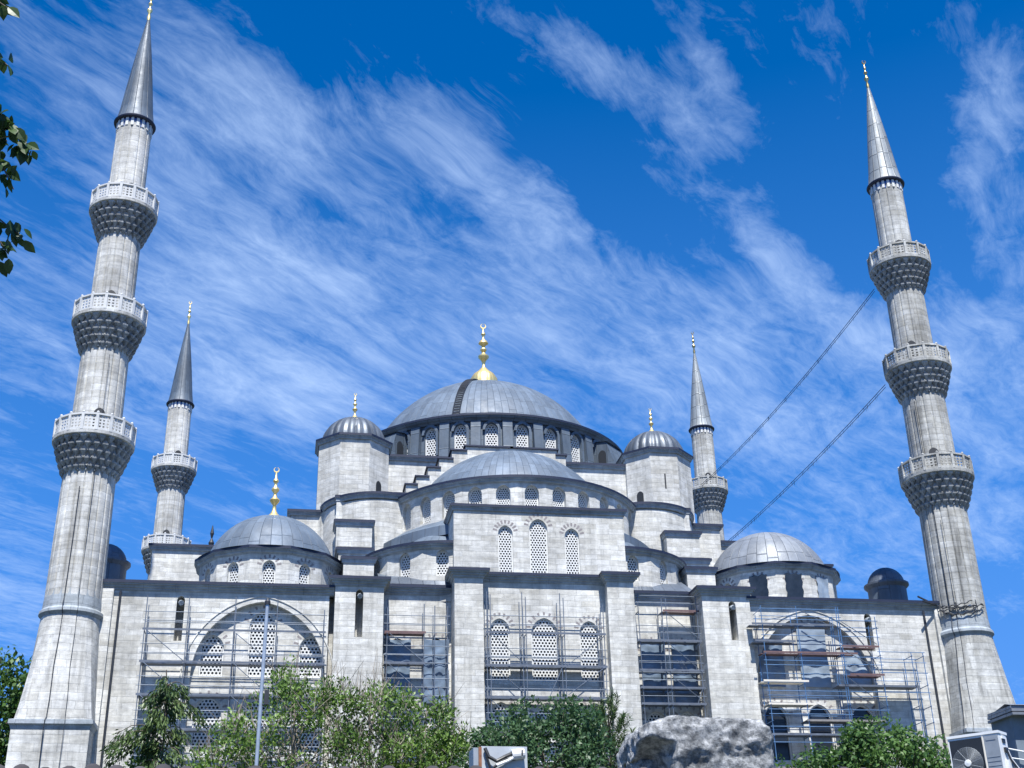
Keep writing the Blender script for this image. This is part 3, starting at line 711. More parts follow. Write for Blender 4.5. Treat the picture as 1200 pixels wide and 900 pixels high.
# raking lead buttresses at the corners of the drum
for ang in (-137, -43, 43, 137):
    a = R(ang); ca, sa = math.cos(a), math.sin(a); m = MB()
    def Q(r, t, z): return (DC[0]+ca*r-sa*t, DC[1]+sa*r+ca*t, z)
    for t in (-1.25, 1.25):
        m.face([Q(11, t, 38.5), Q(14.4, t, 38.5), Q(13.3, t, 41.7), Q(11, t, 42.0)])
    m.face([Q(14.4, -1.25, 38.5), Q(14.4, 1.25, 38.5), Q(13.3, 1.25, 41.7), Q(13.3, -1.25, 41.7)])
    m.face([Q(13.45, -1.35, 41.7), Q(13.45, 1.35, 41.7), Q(11, 1.35, 42.1), Q(11, -1.35, 42.1)], 1)
    m.build('drum_buttress', ['lead_drum', 'lead'], MQ)
    for t in (-1.27, 1.27):
        d = MB(); nrm = -1 if t < 0 else 1
        pts = arch(12.9, 38.6, .75, 2.4, 4)
        d.face([Q(p[0], t+nrm*.02, p[1]) for p in pts]); d.build('buttress_opening', 'dark', MQ)
# weight towers
def octa(c, r, rot=22.5): return [(c[0]+r*math.cos(R(rot+45*k)), c[1]+r*math.sin(R(rot+45*k))) for k in range(8)]
for sx in (-1, 1):
    for cy in (13.75, 37.25):
        c = (12.45*sx, cy); front = cy < 20
        m = MB(); ap = 2.75; rr = ap/math.cos(R(22.5))
        pl = octa(c, rr); m.prism(pl, 26, 39.0)
        tw = m.build('weight_tower', 'stone', MQ)
        m = MB(); m.sweep(pl, corn(39.42, .24, .42), closed=True); m.build('tower_cornice', CM, tw, org=WORLD(MQ))
        m = MB(); m.lathe([(2.9, 39.35), (2.62, 39.5)]+capprof(2.5, 39.55, 2.35, 12)[:], c, 128, un=32, vs=.0, mod=lambda r, z, a: r*(1+.05*abs(math.sin(12*a))))
        m.build('tower_dome', 'lead_tower', tw, smooth=50, org=WORLD(MQ))
        f = finial(MQ, (c[0], c[1], 41.95), 2.5, 'gold', 'tower')
        if front:
            # door to the roof, on the inner diagonal face, and a slit window on the front one
            a = R(-45 if sx < 0 else -135); ca, sa = math.cos(a), math.sin(a)
            m = MB(); w_ = arch(0, 34.15, .62, 1.75, 4)
            m.face([(c[0]+ca*(ap+.012)-sa*x, c[1]+sa*(ap+.012)+ca*x, z) for x, z in w_]); m.build('tower_doorway', 'dark', tw, org=WORLD(MQ))
            if sx > 0:
                m = MB(); m.face([(c[0]-.06, c[1]-ap-.01, 35.9), (c[0]+.06, c[1]-ap-.01, 35.9), (c[0]+.06, c[1]-ap-.01, 37.2), (c[0]-.06, c[1]-ap-.01, 37.2)]); m.build('slit_window', 'dark', tw, org=WORLD(MQ))
# blocks stepping down from the dome
def block(name, x0, x1, y0, y1, z0, zt, out=.25, h=.45, roof='lead'):
    m = MB(); m.box(x0, x1, y0, y1, z0, zt-.12); b = m.build(name, 'stone', MQ)
    m = MB(); m.sweep([(x0, y1), (x0, y0), (x1, y0), (x1, y1)], corn(zt, out, h, .2), closed=True); m.build('cornice', CM, b, org=WORLD(MQ))
    m = MB(); cx, cy = (x0+x1)/2, (y0+y1)/2; hh = min(.55, .14*min(x1-x0, y1-y0))
    e = .12; P4 = [(x0-e, y0-e, zt+.06), (x1+e, y0-e, zt+.06), (x1+e, y1+e, zt+.06), (x0-e, y1+e, zt+.06)]
    dx = max(0, (x1-x0-(y1-y0))/2); dy = max(0, ((y1-y0)-(x1-x0))/2)
    A, B = (cx-dx, cy-dy, zt+.06+hh), (cx+dx, cy+dy, zt+.06+hh)
    if dx >= dy: m.face([P4[0], P4[1], B, A]); m.face([P4[2], P4[3], A, B]); m.face([P4[1], P4[2], B]); m.face([P4[3], P4[0], A])
    else: m.face([P4[0], P4[1], A]); m.face([P4[2], P4[3], B]); m.face([P4[1], P4[2], B, A]); m.face([P4[3], P4[0], A, B])
    m.build('lead_roof', roof, b, org=WORLD(MQ))
for sx in (-1, 1):
    def bx(a, b): return sorted((a*sx, b*sx))
    block('upper_block', *bx(12.5, 17.1), 12.4, 38.5, 23.6, 33.45)
    block('middle_block', *bx(17.1, 20.6), 12.9, 38, 23.6, 32.25)
    block('gallery_block', *bx(20.6, 27.45), 15.4, 35.5, 23.6, 31.35)
    block('tower_pier', *bx(11.15, 13.75), 9.7, 12.5, 23.6, 33.75, .1, .3)
    block('tower_pier', *bx(11.15, 13.75), 7.7, 9.7, 23.6, 31.15, .16, .45)
    block('tower_pier', *bx(11.3, 13.6), 5.6, 7.7, 23.6, 28.35, .16, .35)
    block('tower_pier', *bx(11.2, 13.3), 3.6, 5.6, 23.6, 27.05, .16, .35)
    m = MB(); a = 13.3
    m.lathe([(4.2, 23.6), (4.2, 33.2)], (10.5*sx, 12.8), 24, -PI, 0); m.build('tower_shoulder', 'stone', MQ, smooth=30)
    m = MB(); m.sweep(ring((10.5*sx, 12.8), 4.2, 24, -PI, 0), corn(33.75, .2, .45)); m.build('cornice', CM, MQ)
# corner domes on twelve-sided drums
for sx in (-1, 1):
    for cy in (6.0, 45.0):
        c = (18.25*sx, cy); front = cy < 20
        kf = (lambda k: 'plain') if sx > 0 else None
        drum('corner_drum', c, 4.72, 12, range(12), 23.6, 26.35, (.85, 24.2, 1.75), .3, 'stone', .2, vous=7, kindf=kf)
        m = MB(); n12 = [(c[0]+4.9*math.cos(R(15+30*k)), c[1]+4.9*math.sin(R(15+30*k))) for k in range(12)]
        m.sweep(n12, corn(26.85, .32, .5), closed=True); m.build('cornice', CM, MQ)
        m = MB(); m.lathe([(5.2, 26.86), (4.75, 26.95)]+sphprof(4.55, 25.95, 27.0, 14), c, 72, un=36, vs=.5)
        m.build('corner_dome', 'lead_new' if sx > 0 else 'lead', MQ, smooth=40)
        if sx < 0 or not front: finial(MQ, (c[0], c[1], 30.45), 4.3, 'gold', 'corner')
        if front and sx > 0:                            # torn dark sheeting over the windows of this drum
            for k, mt in ((-1, 'sheet_dark'), (0, 'sheet_dark'), (1, 'sheet_pale')):
                a = -PI/2+k*PI/6; ca, sa = math.cos(a), math.sin(a); m = MB(); nx, nz = 8, 10
                def P(i, j):
                    t = -.62+1.24*i/nx+.05*math.sin(j*2+k); z = 23.9+2.15*j/nz+.05*math.sin(i*1.7+k*2); r = 4.72+.05+.07*abs(mnoise.noise(Vector((i*.5, j*.5, k*3.3))))*2
                    return (c[0]+ca*r-sa*t, c[1]+sa*r+ca*t, z)
                for i in range(nx):
                    for j in range(nz): m.face([P(i, j), P(i+1, j), P(i+1, j+1), P(i, j+1)])
                m.build('plastic_sheet', mt, MQ, smooth=60)
# small lead-clad turrets on the side galleries
for sx in (-1, 1):
    c = (30.1*sx, 11.0); m = MB(); m.lathe([(1.5, 21.4), (1.5, 28.1)], c, 24, un=10, vs=.4); t_ = m.build('stair_turret', 'lead_drum', MQ, smooth=40)
    m = MB(); m.lathe([(1.5, 28.0), (1.75, 28.25), (1.75, 28.4), (1.5, 28.5)]+capprof(1.45, 28.5, 1.3, 8), c, 32, un=16, vs=.5); m.build('turret_dome', 'lead_dark', t_, smooth=40, org=WORLD(MQ))
# rain pipes on the corner of the facade
for x, zt in ((-27.35, 23.2), (27.0, 23.2), (-4.15, 0)):
    if zt: m = MB(); m.tube([(x, -.12, zt), (x, -.12, ZB+.4)], .07, 8); m.build('rain_pipe', 'iron', MQ)
for x0, x1 in ((-29.2, -27.75), (27.75, 29.2)):
    m = MB(); m.box(x0, x1, -.25, 1.5, ZB, 23.3); m.build('corner_pilaster', 'stone', MQ)
m = MB(); m.tube([(-23.4, 20, 31.4), (-23.4, 20, 34.4)], .06, 6); m.lathe([(.05, 31.4), (.22, 32.1), (.05, 32.5), (.24, 33.1), (.05, 33.5), (.16, 33.9), (.03, 34.6)], (-23.4, 20), 10); m.build('finial', 'iron', MQ)

# ------------------------------------------------------------------ minarets
def minaret(label, ax, ay, style, cam_az, zoff=(0, 0, 0, 0)):
    st = 'stone_min' if style == 'pale' else 'stone_worn'
    root = thing('minaret', label, 'minaret', (ax, ay, GZ), 'four minarets of the mosque')
    C = (ax, ay); tip, cone = 69.5+zoff[0], 59.0
    B = [(52.35, 2.33), (43.27, 2.43), (34.32, 2.57)]
    stages = [(53.6-1.2, 58.6, 1.29, 1.25), (43.27, 49.0, 1.47, 1.43), (34.3, 39.9, 1.63, 1.57), (22.2, 30.9, 1.76, 1.67)]
    nfl = (12, 16, 18, 20)
    for (z0, z1, r0, r1), nf in zip(stages, nfl):
        m = MB(); k = 12; zz = [z0-1.2+(z1-z0+1.2)*i/k for i in range(k+1)]
        am = .05 if nf != 12 else .06
        m.lathe([(r0+(r1-r0)*i/k, z) for i, z in enumerate(zz)], C, nf*10, mod=lambda r, z, a, nf=nf, am=am: r*(1-am+am*min(1, abs(math.sin(nf*a/2))*2.6)**.8))
        m.build('shaft', st, root, smooth=28)
    # ring of little blind arches under each balcony and over the base
    for (zt, rb), (z0, z1, r0, r1), nf in zip([(49.3, 1.47), (40.2, 1.6), (31.2, 1.7), (58.3, 1.27)], [stages[1], stages[2], stages[3], stages[0]], (16, 18, 20, 12)):
        if nf == 12: continue
        m = MB(); 
        for k in range(nf):
            a = 2*PI*(k+.5)/nf; pts = []
            for i in range(7):
                t = -1+2*i/6; aa = a+t*PI/nf; pts.append((ax+(rb+.02)*math.cos(aa), ay+(rb+.02)*math.sin(aa), zt-.55+.5*(1-abs(t)**2.2)))
            m.tube(pts, .04, 4)
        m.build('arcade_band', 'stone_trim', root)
    # balconies
    for bi, (zr, rb) in enumerate(B):
        rs = stages[bi+1][3]; zf = zr-1.15; sides = 16 if bi < 2 else 18
        if style == 'worn': sides = 14 if bi < 2 else 16
        nt = 5; H = 2.35; zb = zf-.3-H
        m = MB(); m.lathe([(rs-.1, zf-.3), (rb-.06, zf-.3), (rb+.05, zf-.22), (rb+.07, zf), (rb-.1, zf+.02), (.9, zf+.02)], C, 64)
        bal = m.build('balcony', st, root, smooth=25)
        m = MB(); nn = 24 if bi < 2 else 26
        for t in range(nt):
            f0, f1 = t/nt, (t+1)/nt                     # from the top tier down
            ro = (rb-.02)+(rs+.1-rb)*f0**1.15; rn = (rb-.02)+(rs+.1-rb)*f1**1.15; ri = rn+.02
            z1_, z0_ = zf-.3-H*f0, zf-.3-H*f1
            for k in range(nn):
                a = 2*PI*(k+.5*(t % 2))/nn; d = PI/nn
                def Q(r, aa, z): return (ax+r*math.cos(aa), ay+r*math.sin(aa), z)
                zm = z0_+.80*(z1_-z0_)
                # a bracket cell: flat-faced tooth, pointed niche beside it, pendant tip below
                fl, fr = a-d*.52, a+d*.52
                top = [Q(ri-.05, a-d, z1_), Q(ro, fl, z1_), Q(ro, fr, z1_), Q(ri-.05, a+d, z1_)]
                mid = [Q(ri-.16, a-d, zm), Q(ro-.02, fl, zm), Q(ro-.02, fr, zm), Q(ri-.1, a+d, zm)]
                for i in range(3): m.face([mid[i], mid[i+1], top[i+1], top[i]])
                tipp = Q(rn-.13, a, z0_+.02)
                m.face([mid[1], tipp, mid[2]]); m.face([mid[0], tipp, mid[1]]); m.face([mid[2], tipp, mid[3]])
            m.lathe([(ri-.2, z0_-.02), (ri-.2, z1_)], C, 40)
        m.build('muqarnas', 'stone_shade', bal, org=WORLD(root))
        # railing: posts, pierced panels and a coping
        m = MB(); pm = MB(); rp = rb
        for k in range(sides):
            a0, a1 = 2*PI*k/sides, 2*PI*(k+1)/sides; p, q = Vector((ax+rp*math.cos(a0), ay+rp*math.sin(a0), 0)), Vector((ax+rp*math.cos(a1), ay+rp*math.sin(a1), 0))
            ca, sa = math.cos(a0), math.sin(a0)
            m.obox((p.x, p.y, zf+.56), (-sa*.09, ca*.09, 0), (ca*.08, sa*.08, 0), (0, 0, .58))
            m.lathe([(.08, zr), (.10, zr+.06), (.07, zr+.14), (0, zr+.18)], (p.x, p.y), 8)
            m.bar((p.x, p.y, zr-.05), (q.x, q.y, zr-.05), .16, .12); m.bar((p.x, p.y, zf+.07), (q.x, q.y, zf+.07), .14, .14)
            # pierced slab between the posts
            u = (q-p); l = u.length; u.normalize(); nh = 3 if bi < 2 else 3; nv = 4
            n2 = Vector((u.y, -u.x, 0))
            cw, ch = (l-.18)/nh, .88/nv; b_ = .24
            for i in range(nh):
                for j in range(nv):
                    s0, s1 = .09+cw*i, .09+cw*(i+1); z0, z1 = zf+.14+ch*j, zf+.14+ch*(j+1); h0, h1, g0, g1 = s0+cw*b_, s1-cw*b_, z0+ch*b_, z1-ch*b_
                    def T(s, z, dd=0): v = p+u*s-n2*dd; return (v.x, v.y, z)
                    o4 = [(s0, z0), (s1, z0), (s1, z1), (s0, z1)]; i4 = [(h0, g0), (h1, g0), (h1, g1), (h0, g1)]
                    for e in range(4):
                        pm.face([T(*o4[e]), T(*o4[(e+1) % 4]), T(*i4[(e+1) % 4]), T(*i4[e])]); pm.face([T(*i4[e]), T(*i4[(e+1) % 4]), T(*i4[(e+1) % 4], .06), T(*i4[e], .06)])
        rl = m.build('railing', 'rail_marble' if style == 'pale' else st, bal, org=WORLD(root)); pm.build('pierced_panels', 'rail_marble' if style == 'pale' else st, bal, org=WORLD(root))
        # doorway on to the balcony
        r2 = stages[bi][2]+.02; a = cam_az+R((12, -6, 3)[bi]); ca, sa = math.cos(a), math.sin(a); d = MB()
        for x_, z_ in ((1, 1),):
            pts = arch(0, zf, .72, 1.95, 5); d.face([(ax+ca*r2-sa*x, ay+sa*r2+ca*x, z) for x, z in pts])
            for A, B_ in zip(pts[1:], pts[2:]+pts[:1]): d.face([(ax+ca*r2-sa*A[0], ay+sa*r2+ca*A[0], A[1]), (ax+ca*r2-sa*B_[0], ay+sa*r2+ca*B_[0], B_[1]), (ax+ca*(r2-.3)-sa*B_[0], ay+sa*(r2-.3)+ca*B_[0], B_[1]), (ax+ca*(r2-.3)-sa*A[0], ay+sa*(r2-.3)+ca*A[0], A[1])])
        d.build('balcony_door', 'dark', bal, org=WORLD(root))
    # tiled band under the eave: blue panels between white pillars
    m = MB(); m.lathe([(1.23, 58.2), (1.23, 59.1)], C, 32); m.build('tile_band', MT['tile_blue'], root)
    m = MB()
    for k in range(20):
        a = 2*PI*k/20; ca, sa = math.cos(a), math.sin(a); m.obox((ax+ca*1.25, ay+sa*1.25, 58.6), (-sa*.10, ca*.10, 0), (ca*.05, sa*.05, 0), (0, 0, .38))
    m.build('band_pillars', 'white_stone', root)
    pale = style == 'worn'
    m = MB(); m.lathe([(1.2, 58.85), (1.5, 58.95), (1.53, 59.05), (1.45, 59.15)], C, 40); m.build('eave', 'lead_edge', root, smooth=40)
    m = MB(); m.lathe([(1.46, 59.1), (1.33, 59.45), (1.2, 60.3)]+[(1.2*(1-t)+.07*t+.05*math.sin(PI*t), 60.3+(tip-60.3)*t) for t in (.2, .4, .6, .8, 1)], C, 48, un=16 if not pale else 14, vs=.62)
    m.build('spire', 'lead_cone_pale' if pale else 'lead_cone', root, smooth=40)
    finial(root, (ax, ay, tip-.15), 3.2, 'gold' if style == 'pale' else 'gold_old', 'small')
    # base
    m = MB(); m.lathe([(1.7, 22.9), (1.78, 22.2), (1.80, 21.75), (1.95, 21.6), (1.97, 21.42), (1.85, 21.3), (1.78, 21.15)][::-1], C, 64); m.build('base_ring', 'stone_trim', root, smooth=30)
    m = MB(); n = 32; a2 = 2.22; z0, z1 = 14.75, 21.3
    def sq(a, h):                                       # square with cut corners
        ca, sa = math.cos(a), math.sin(a); k = h/max(abs(ca), abs(sa)); return (ca*k, sa*k)
    rows = 8
    def PB(i, j):
        a = 2*PI*(i+.5)/n; t = j/rows; s = sq(a, a2); c = (1.8*math.cos(a), 1.8*math.sin(a)); e = t**.85
        x, y = s[0]*(1-e)+c[0]*e, s[1]*(1-e)+c[1]*e; lim = (a2*2-.02*0)*(1-.30*min(1, t*1.2))
        q = abs(x)+abs(y)
        if q > lim: x, y = x*lim/q, y*lim/q
        return (ax+x, ay+y, z0+(z1-z0)*t)
    for i in range(n):
        for j in range(rows): m.face([PB(i, j), PB(i+1, j), PB(i+1, j+1), PB(i, j+1)])
    m.build('base_transition', st, root, smooth=18)
    m = MB(); m.box(ax-a2, ax+a2, ay-a2, ay+a2, GZ-.3, 14.3); m.build('base', st, root)
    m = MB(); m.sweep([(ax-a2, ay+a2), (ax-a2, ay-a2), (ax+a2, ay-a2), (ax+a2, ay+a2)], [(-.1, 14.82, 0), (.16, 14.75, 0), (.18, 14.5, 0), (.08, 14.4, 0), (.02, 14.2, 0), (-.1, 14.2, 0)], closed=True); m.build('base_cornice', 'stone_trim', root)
    return root
MT['tile_blue'] = m_plain('blue_tile', (.02, .085, .30), .3, 0, .3, 6)
LF = minaret('tall pale minaret at the left front corner with a dark blue-grey lead spire', -30.15, 0, 'pale', R(-80))
RF = minaret('tall weathered minaret at the right front corner with a pale panelled lead spire', 29.85, 0, 'worn', R(-119))
LB = minaret('far slim minaret rising behind the left corner dome, dark spire and two balconies visible', -30.12, 51, 'pale', R(-84))
RB = minaret('far minaret beside the right weight tower, grey panelled spire, only one balcony visible', 29.85, 51, 'worn', R(-109))
# lightning conductors down the front minarets and the iron clamp on the right one
for root, ax, az, r in ((LF, -30.15, -98, 1.83), (LF, -30.15, -72, 1.83), (RF, 29.85, -140, 1.83), (RF, 29.85, -128, 1.83)):
    m = MB(); a = R(az); ca, sa = math.cos(a), math.sin(a); pts = []
    for z in (29.5 if az in (-98, -128) else 39, 26, 22.3, 21.75, 21.5, 21.2, 20, 18, 16, 14.95, 14.7, 14.3, 10, 5, 1.4):
        if z > 21.8: rr = 1.79+.03
        elif z > 21.2: rr = 2.0
        else:
            t = max(0, (z-14.75)/6.55); s = 2.24/max(abs(ca), abs(sa)); e = max(0, t)**.85; rr = s*(1-e)+1.8*e+.05
            if 14.1 < z < 14.9: rr += .17
        pts.append((ax+ca*rr+.03*math.sin(z*1.3), sa*rr, z))
    m.tube(pts, .03 if az in (-98, -140) else .018, 5); m.build('lightning_cable', 'iron', root)
m = MB(); rnd = random.Random(8)
for k in range(6):
    z = rnd.uniform(22.9, 23.9); sg_ = rnd.uniform(.1, .55); ph = rnd.uniform(0, 6); a0_, a1_ = -178+rnd.uniform(0, 20), -60-rnd.uniform(0, 45)
    m.tube([(29.85+1.9*math.cos(R(t)), 1.9*math.sin(R(t)), z-sg_*math.sin(PI*(t-a0_)/(a1_-a0_))+.05*math.sin(t*.35+ph)) for t in [a0_+(a1_-a0_)*i/22 for i in range(23)]], .035, 4)
for k in range(9):
    t = rnd.uniform(-172, -80); z = rnd.uniform(23.0, 23.7); m.tube([(29.85+1.92*math.cos(R(t)), 1.92*math.sin(R(t)), z), (29.85+1.92*math.cos(R(t+2)), 1.92*math.sin(R(t+2)), z-rnd.uniform(.3, .9))], .03, 4)
for s in (-1, 1): m.tube([(27.9, -.3, 23.6), (26.6, -.7+s*.3, 23.9+s*.25)], .07, 5)
m.build('iron_clamp', 'iron', RF)
# light cables slung between the right-hand minarets
def light_cable(label, a, b, sag, seed, fade):
    rnd = random.Random(seed); root = thing('light_cable', label, 'cable', a, 'light cables between the right minarets')
    a, b = Vector(a), Vector(b)
    def pt(t, dz=0, dx=0): p = a.lerp(b, t); return Vector((p.x+dx, p.y, p.z-sag*4*t*(1-t)+dz))
    for k, (dz, r) in enumerate(((0, .027), (-.22, .024))):
        m = MB(); m.tube([pt(i/40, dz) for i in range(41)], r, 5); m.build('rope', 'cable_dark', root)
    for i in range(90):
        t = rnd.uniform(.03, .99); L_ = rnd.uniform(.2, .5)
        p = pt(t); m = MB(); m.tube([p, p+Vector((rnd.uniform(-.03, .03), 0, -L_))], .011, 3); m.build('lamp_wire', 'cable_dark', root)
light_cable('upper dark cable with lamp wires from the top balcony of the worn right minaret', (28.0, 1.2, 49.9), (28.6, 49.2, 51.4), .8, 3, 1)
light_cable('lower dark cable with lamp wires from the middle balcony of the worn right minaret', (27.6, 1.2, 41.4), (28.4, 49.2, 42.6), .6, 4, 1)

# ------------------------------------------------------------------ scaffolds
def scaffold(label, posts, y0, y1, levels, spans, rails, braces, tube='tube_grey', thick=.11, z0=None):
    xs = [p[0] for p in posts]; root = thing('scaffold', label, 'scaffold', ((min(xs)+max(xs))/2, y0, GZ), 'scaffolds along the front wall')
    r = .031
    for x, zt in posts:
        for y in (y0, y1):
            m = MB(); m.tube([(x, y, GZ), (x, y, zt-(.0 if y == y0 else .35))], r, 6); m.build('standard', tube, root)
    for z, (xa, xb), mt in spans:
        m = MB(); dw = 1.08 if (tube == 'tube_blue' and z < 17.7) else .62; n = 0 if (z == levels[0] and tube == 'tube_grey' and mt == 'deck_grey') else 3
        for k in range(n):
            ya = y1-dw+dw*k/n; m.box(xa-.1, xb+.1, ya+.01, ya+dw/n-.01, z, z+.05)
        m.box(xa-.12, xb+.12, y0-.03, y0, z-.06, z+.07)
        m.build('deck', mt, root)
    for z, xa, xb, y in rails:
        m = MB(); m.tube([(xa-.15, y, z), (xb+.15, y, z)], r*.86, 5); m.build('ledger', tube, root)
    for x in xs:
        zt = dict(posts)[x]
        for z in levels:
            if z > zt: continue
            m = MB(); m.tube([(x, y0-.12, z-.1), (x, y1+.1, z-.1)], r*.9, 5); m.build('transom', tube, root)
    for a, b in braces:
        m = MB(); m.tube([a, b], r*.85, 5); m.build('brace', 'tube_grey', root)
    return root
lv = [20.45, 18.45, 16.45, 14.4, 12.3, 10.2, 8.1, 6.0]
def railset(lv, xa, xb, y0, y1, top=True):
    out = []
    for i, z in enumerate(lv): out += [(z+.55, xa, xb, y0), (z+1.1, xa, xb, y0)]+([(z+.75, xa, xb, y1)] if i < 2 else [])
    return out
xs = [-25.5, -22.95, -20.1, -17.5, -14.55]
scaffold('grey tube scaffold across the left arched niche, behind the conifer and the pole', [(x, z) for x, z in zip(xs, (22.6, 22.6, 22.6, 22.5, 21.9))], -1.5, -.35, lv,
         [(z, (xs[0], xs[-1]), 'deck_grey') for z in lv], railset(lv, xs[0], xs[-1], -1.5, -.35),
         [((-25.4, -1.52, 20.4), (-23.0, -1.52, 18.5)), ((-25.4, -1.52, 18.4), (-23.0, -1.52, 16.5)), ((-20, -1.52, 20.3), (-17.6, -1.52, 18.4)), ((-20.0, -1.52, 18.4), (-17.6, -1.52, 16.4)), ((-20.0, -1.52, 16.4), (-17.6, -1.52, 14.4)), ((-25.4, -1.52, 16.4), (-23, -1.52, 14.4))])
lc = [20.9, 18.75, 16.7, 14.6, 12.5, 10.4, 8.3, 6.2]
scaffold('dark tube scaffold in the middle bay in front of three lattice windows', [(-4.03, 23.6), (-3.8, 23.4), (-1.68, 23.6), (-1.45, 23.3), (.87, 23.6), (1.1, 23.3), (3.6, 22.7), (3.78, 22.9)], -.72, .38, lc,
         [(z, (-4.0, 3.78), 'deck_grey') for z in lc], railset(lc, -4.0, 3.78, -.72, .38),
         [((-3.7, -.74, 18.7), (-1.7, -.74, 17.0)), ((-3.9, -.74, 16.6), (-1.7, -.74, 14.6)), ((3.7, -.74, 18.7), (1.2, -.74, 16.9)), ((.9, -.74, 18.7), (.0, -.74, 16.8)), ((3.7, -.74, 20.7), (1.2, -.74, 18.8)), ((-3.7, -.74, 20.8), (-1.7, -.74, 18.9))])
l2 = [21.0, 19.0, 16.9, 14.9, 12.8, 10.7, 8.6, 6.5]
scaffold('narrow scaffold in the bay left of centre over sheeted windows', [(-10.45, 23.2), (-8.05, 22.9), (-7.35, 22.8), (-6.5, 22.8)], .15, 1.2, l2,
         [(l2[0], (-10.5, -8.05), 'plank_red')]+[(z, (-10.5, -8.05), 'deck_grey') for z in l2[1:]], railset(l2, -10.5, -6.5, .15, 1.2)+[(z, -8.05, -6.5, .15) for z in l2],
         [((-10.3, .13, 20.9), (-8.1, .13, 19.1)), ((-10.3, .13, 18.9), (-8.1, .13, 17.0)), ((-10.3, .13, 16.8), (-8.1, .13, 14.9))])
l4 = [22.85, 20.8, 18.8, 17.65, 16.6, 14.6, 12.6, 10.5, 8.5, 6.5]
scaffold('scaffold with diagonal braces in the bay right of centre, above the boulder', [(6.45, 24.0), (8.1, 23.7), (8.4, 23.7), (10.55, 23.9)], .15, 1.2, l4,
         [(l4[0], (8.3, 10.6), 'plank_red')]+[(z, (6.4, 10.6), 'deck_grey') for z in l4[1:]], [(z+d, 6.4, 10.6, y) for z in l4[:5] for d, y in ((.5, .15), (1.0, .15), (.85, 1.2))],
         [((8.3, .13, 22.8), (10.6, .13, 20.9)), ((8.3, .13, 20.7), (10.6, .13, 18.7)), ((8.1, .13, 18.7), (10.6, .13, 16.7)), ((9.0, .5, 19.6), (9.5, .5, 18.7)), ((9.3, .5, 19.6), (9.8, .5, 18.7)), ((10.5, .13, 17.6), (10.1, .13, 16.6))])
l5 = [21.65, 19.75, 17.8, 16.4, 15.35, 14.4, 12.4, 10.3, 8.2, 6.1]
s5 = scaffold('bright blue tube scaffold across the right arched niche with stepped side towers', [(14.5, 22.9), (17.0, 22.9), (19.85, 22.9), (20.0, 22.9), (22.6, 22.3), (24.85, 19.9), (25.7, 19.9)], -1.5, -.35, l5,
         [(21.65, (13.9, 19.5), 'deck_grey'), (20.5, (14.0, 16.6), 'deck_grey'), (19.75, (14.5, 20.9), 'plank_red'), (17.85, (14.3, 17.2), 'wood_pale'), (20.25, (20.1, 22.5), 'plank_red'), (18.35, (20.4, 22.6), 'plank_red'), (17.6, (19.5, 25.0), 'deck_grey'), (16.35, (14.5, 17.5), 'wood_pale'), (15.3, (17, 22.2), 'plank'), (14.4, (14.5, 22.5), 'deck_grey'), (12.3, (14.5, 25), 'plank'), (10.2, (14.5, 25), 'plank')],
         [(z, 14.5, 20.0, y) for z in (22.7, 22.2, 20.9, 19.2, 18.9, 17.2, 16.9, 16.0, 15.7, 14.9, 13.9) for y in (-1.5,)]+[(z, 14.5, 22.5, -.35) for z in (22.3, 20.6, 18.6, 17.0, 15.8, 14.9)]+[(z, 20, 22.6, -1.5) for z in (22.0, 21.5, 20.9, 19.5, 19.0, 17.2, 16.9, 16.0)]+[(z, 22.6, 25.7, -1.5) for z in (19.9, 19.2, 18.5, 17.2)]+[(z, 22.6, 25.7, -.35) for z in (19.7, 18.2)],
         [((14.5, -1.52, 22.7), (13.9, -1.52, 22.2)), ((17.0, -.35, 22.6), (15.2, -.35, 22.2)), ((17.9, -.35, 22.9), (19.8, -.35, 21.9)), ((20, -1.52, 22.0), (22.5, -1.52, 20.4)), ((20, -1.52, 20.0), (22.5, -1.52, 18.6)), ((20, -1.52, 18.2), (22.5, -1.52, 16.2))], tube='tube_blue')

# ------------------------------------------------------------------ garden wall, street objects
WY = -70.0
gw = thing('garden_wall', 'low rubble garden wall under the trees, topped with dark clay tiles', 'wall', (-14, WY, -1.6))
m = MB(); m.box(-60, 40, WY-.25, WY+.2, -1.6, 1.43); m.build('wall', 'plaster', gw)
m = MB(); rnd = random.Random(5)
for i in range(470):
    x = -52+i*.19
    if not -26 < x < 12: continue
    zz = 1.535+rnd.uniform(-.015, .02); rr = .085
    pts = [(math.cos(PI*k/7), math.sin(PI*k/7)) for k in range(8)]
    for sgn in (-1, 1):
        y0_, y1_ = WY+.0, WY-.38 if sgn < 0 else WY+.36; zi, zo = zz+.13, zz-.02+rnd.uniform(-.01, .01)
        for k in range(7):
            a, b = pts[k], pts[k+1]
            m.face([(x+rr*a[0], y0_, zi+rr*a[1]), (x+rr*b[0], y0_, zi+rr*b[1]), (x+rr*b[0]*1.1, y1_, zo+rr*b[1]*1.1), (x+rr*a[0]*1.1, y1_, zo+rr*a[1]*1.1)])
m.build('tile_coping', 'tile', gw, smooth=40)
# lamp mast
pm = thing('pole', 'thin pale galvanised mast standing before the left scaffold', 'pole', (-17.13, -49.5, GZ))
m = MB(); m.tube([(-17.14, -49.5, GZ), (-17.09, -49.5, 8.88)], .05, 10, r1=.044); m.build('mast', 'pole', pm)
m = MB(); m.lathe([(.07, 8.84), (.075, 8.92), (.03, 9.0), (0, 9.02)], (-17.09, -49.5), 10); m.box(-17.24, -17.04, -49.6, -49.4, GZ, GZ+.06); m.build('mast_cap', 'iron', pm)
m = MB(); m.box(-17.03, -16.92, -49.55, -49.45, 6.35, 6.7); m.build('junction_box', 'iron', pm)

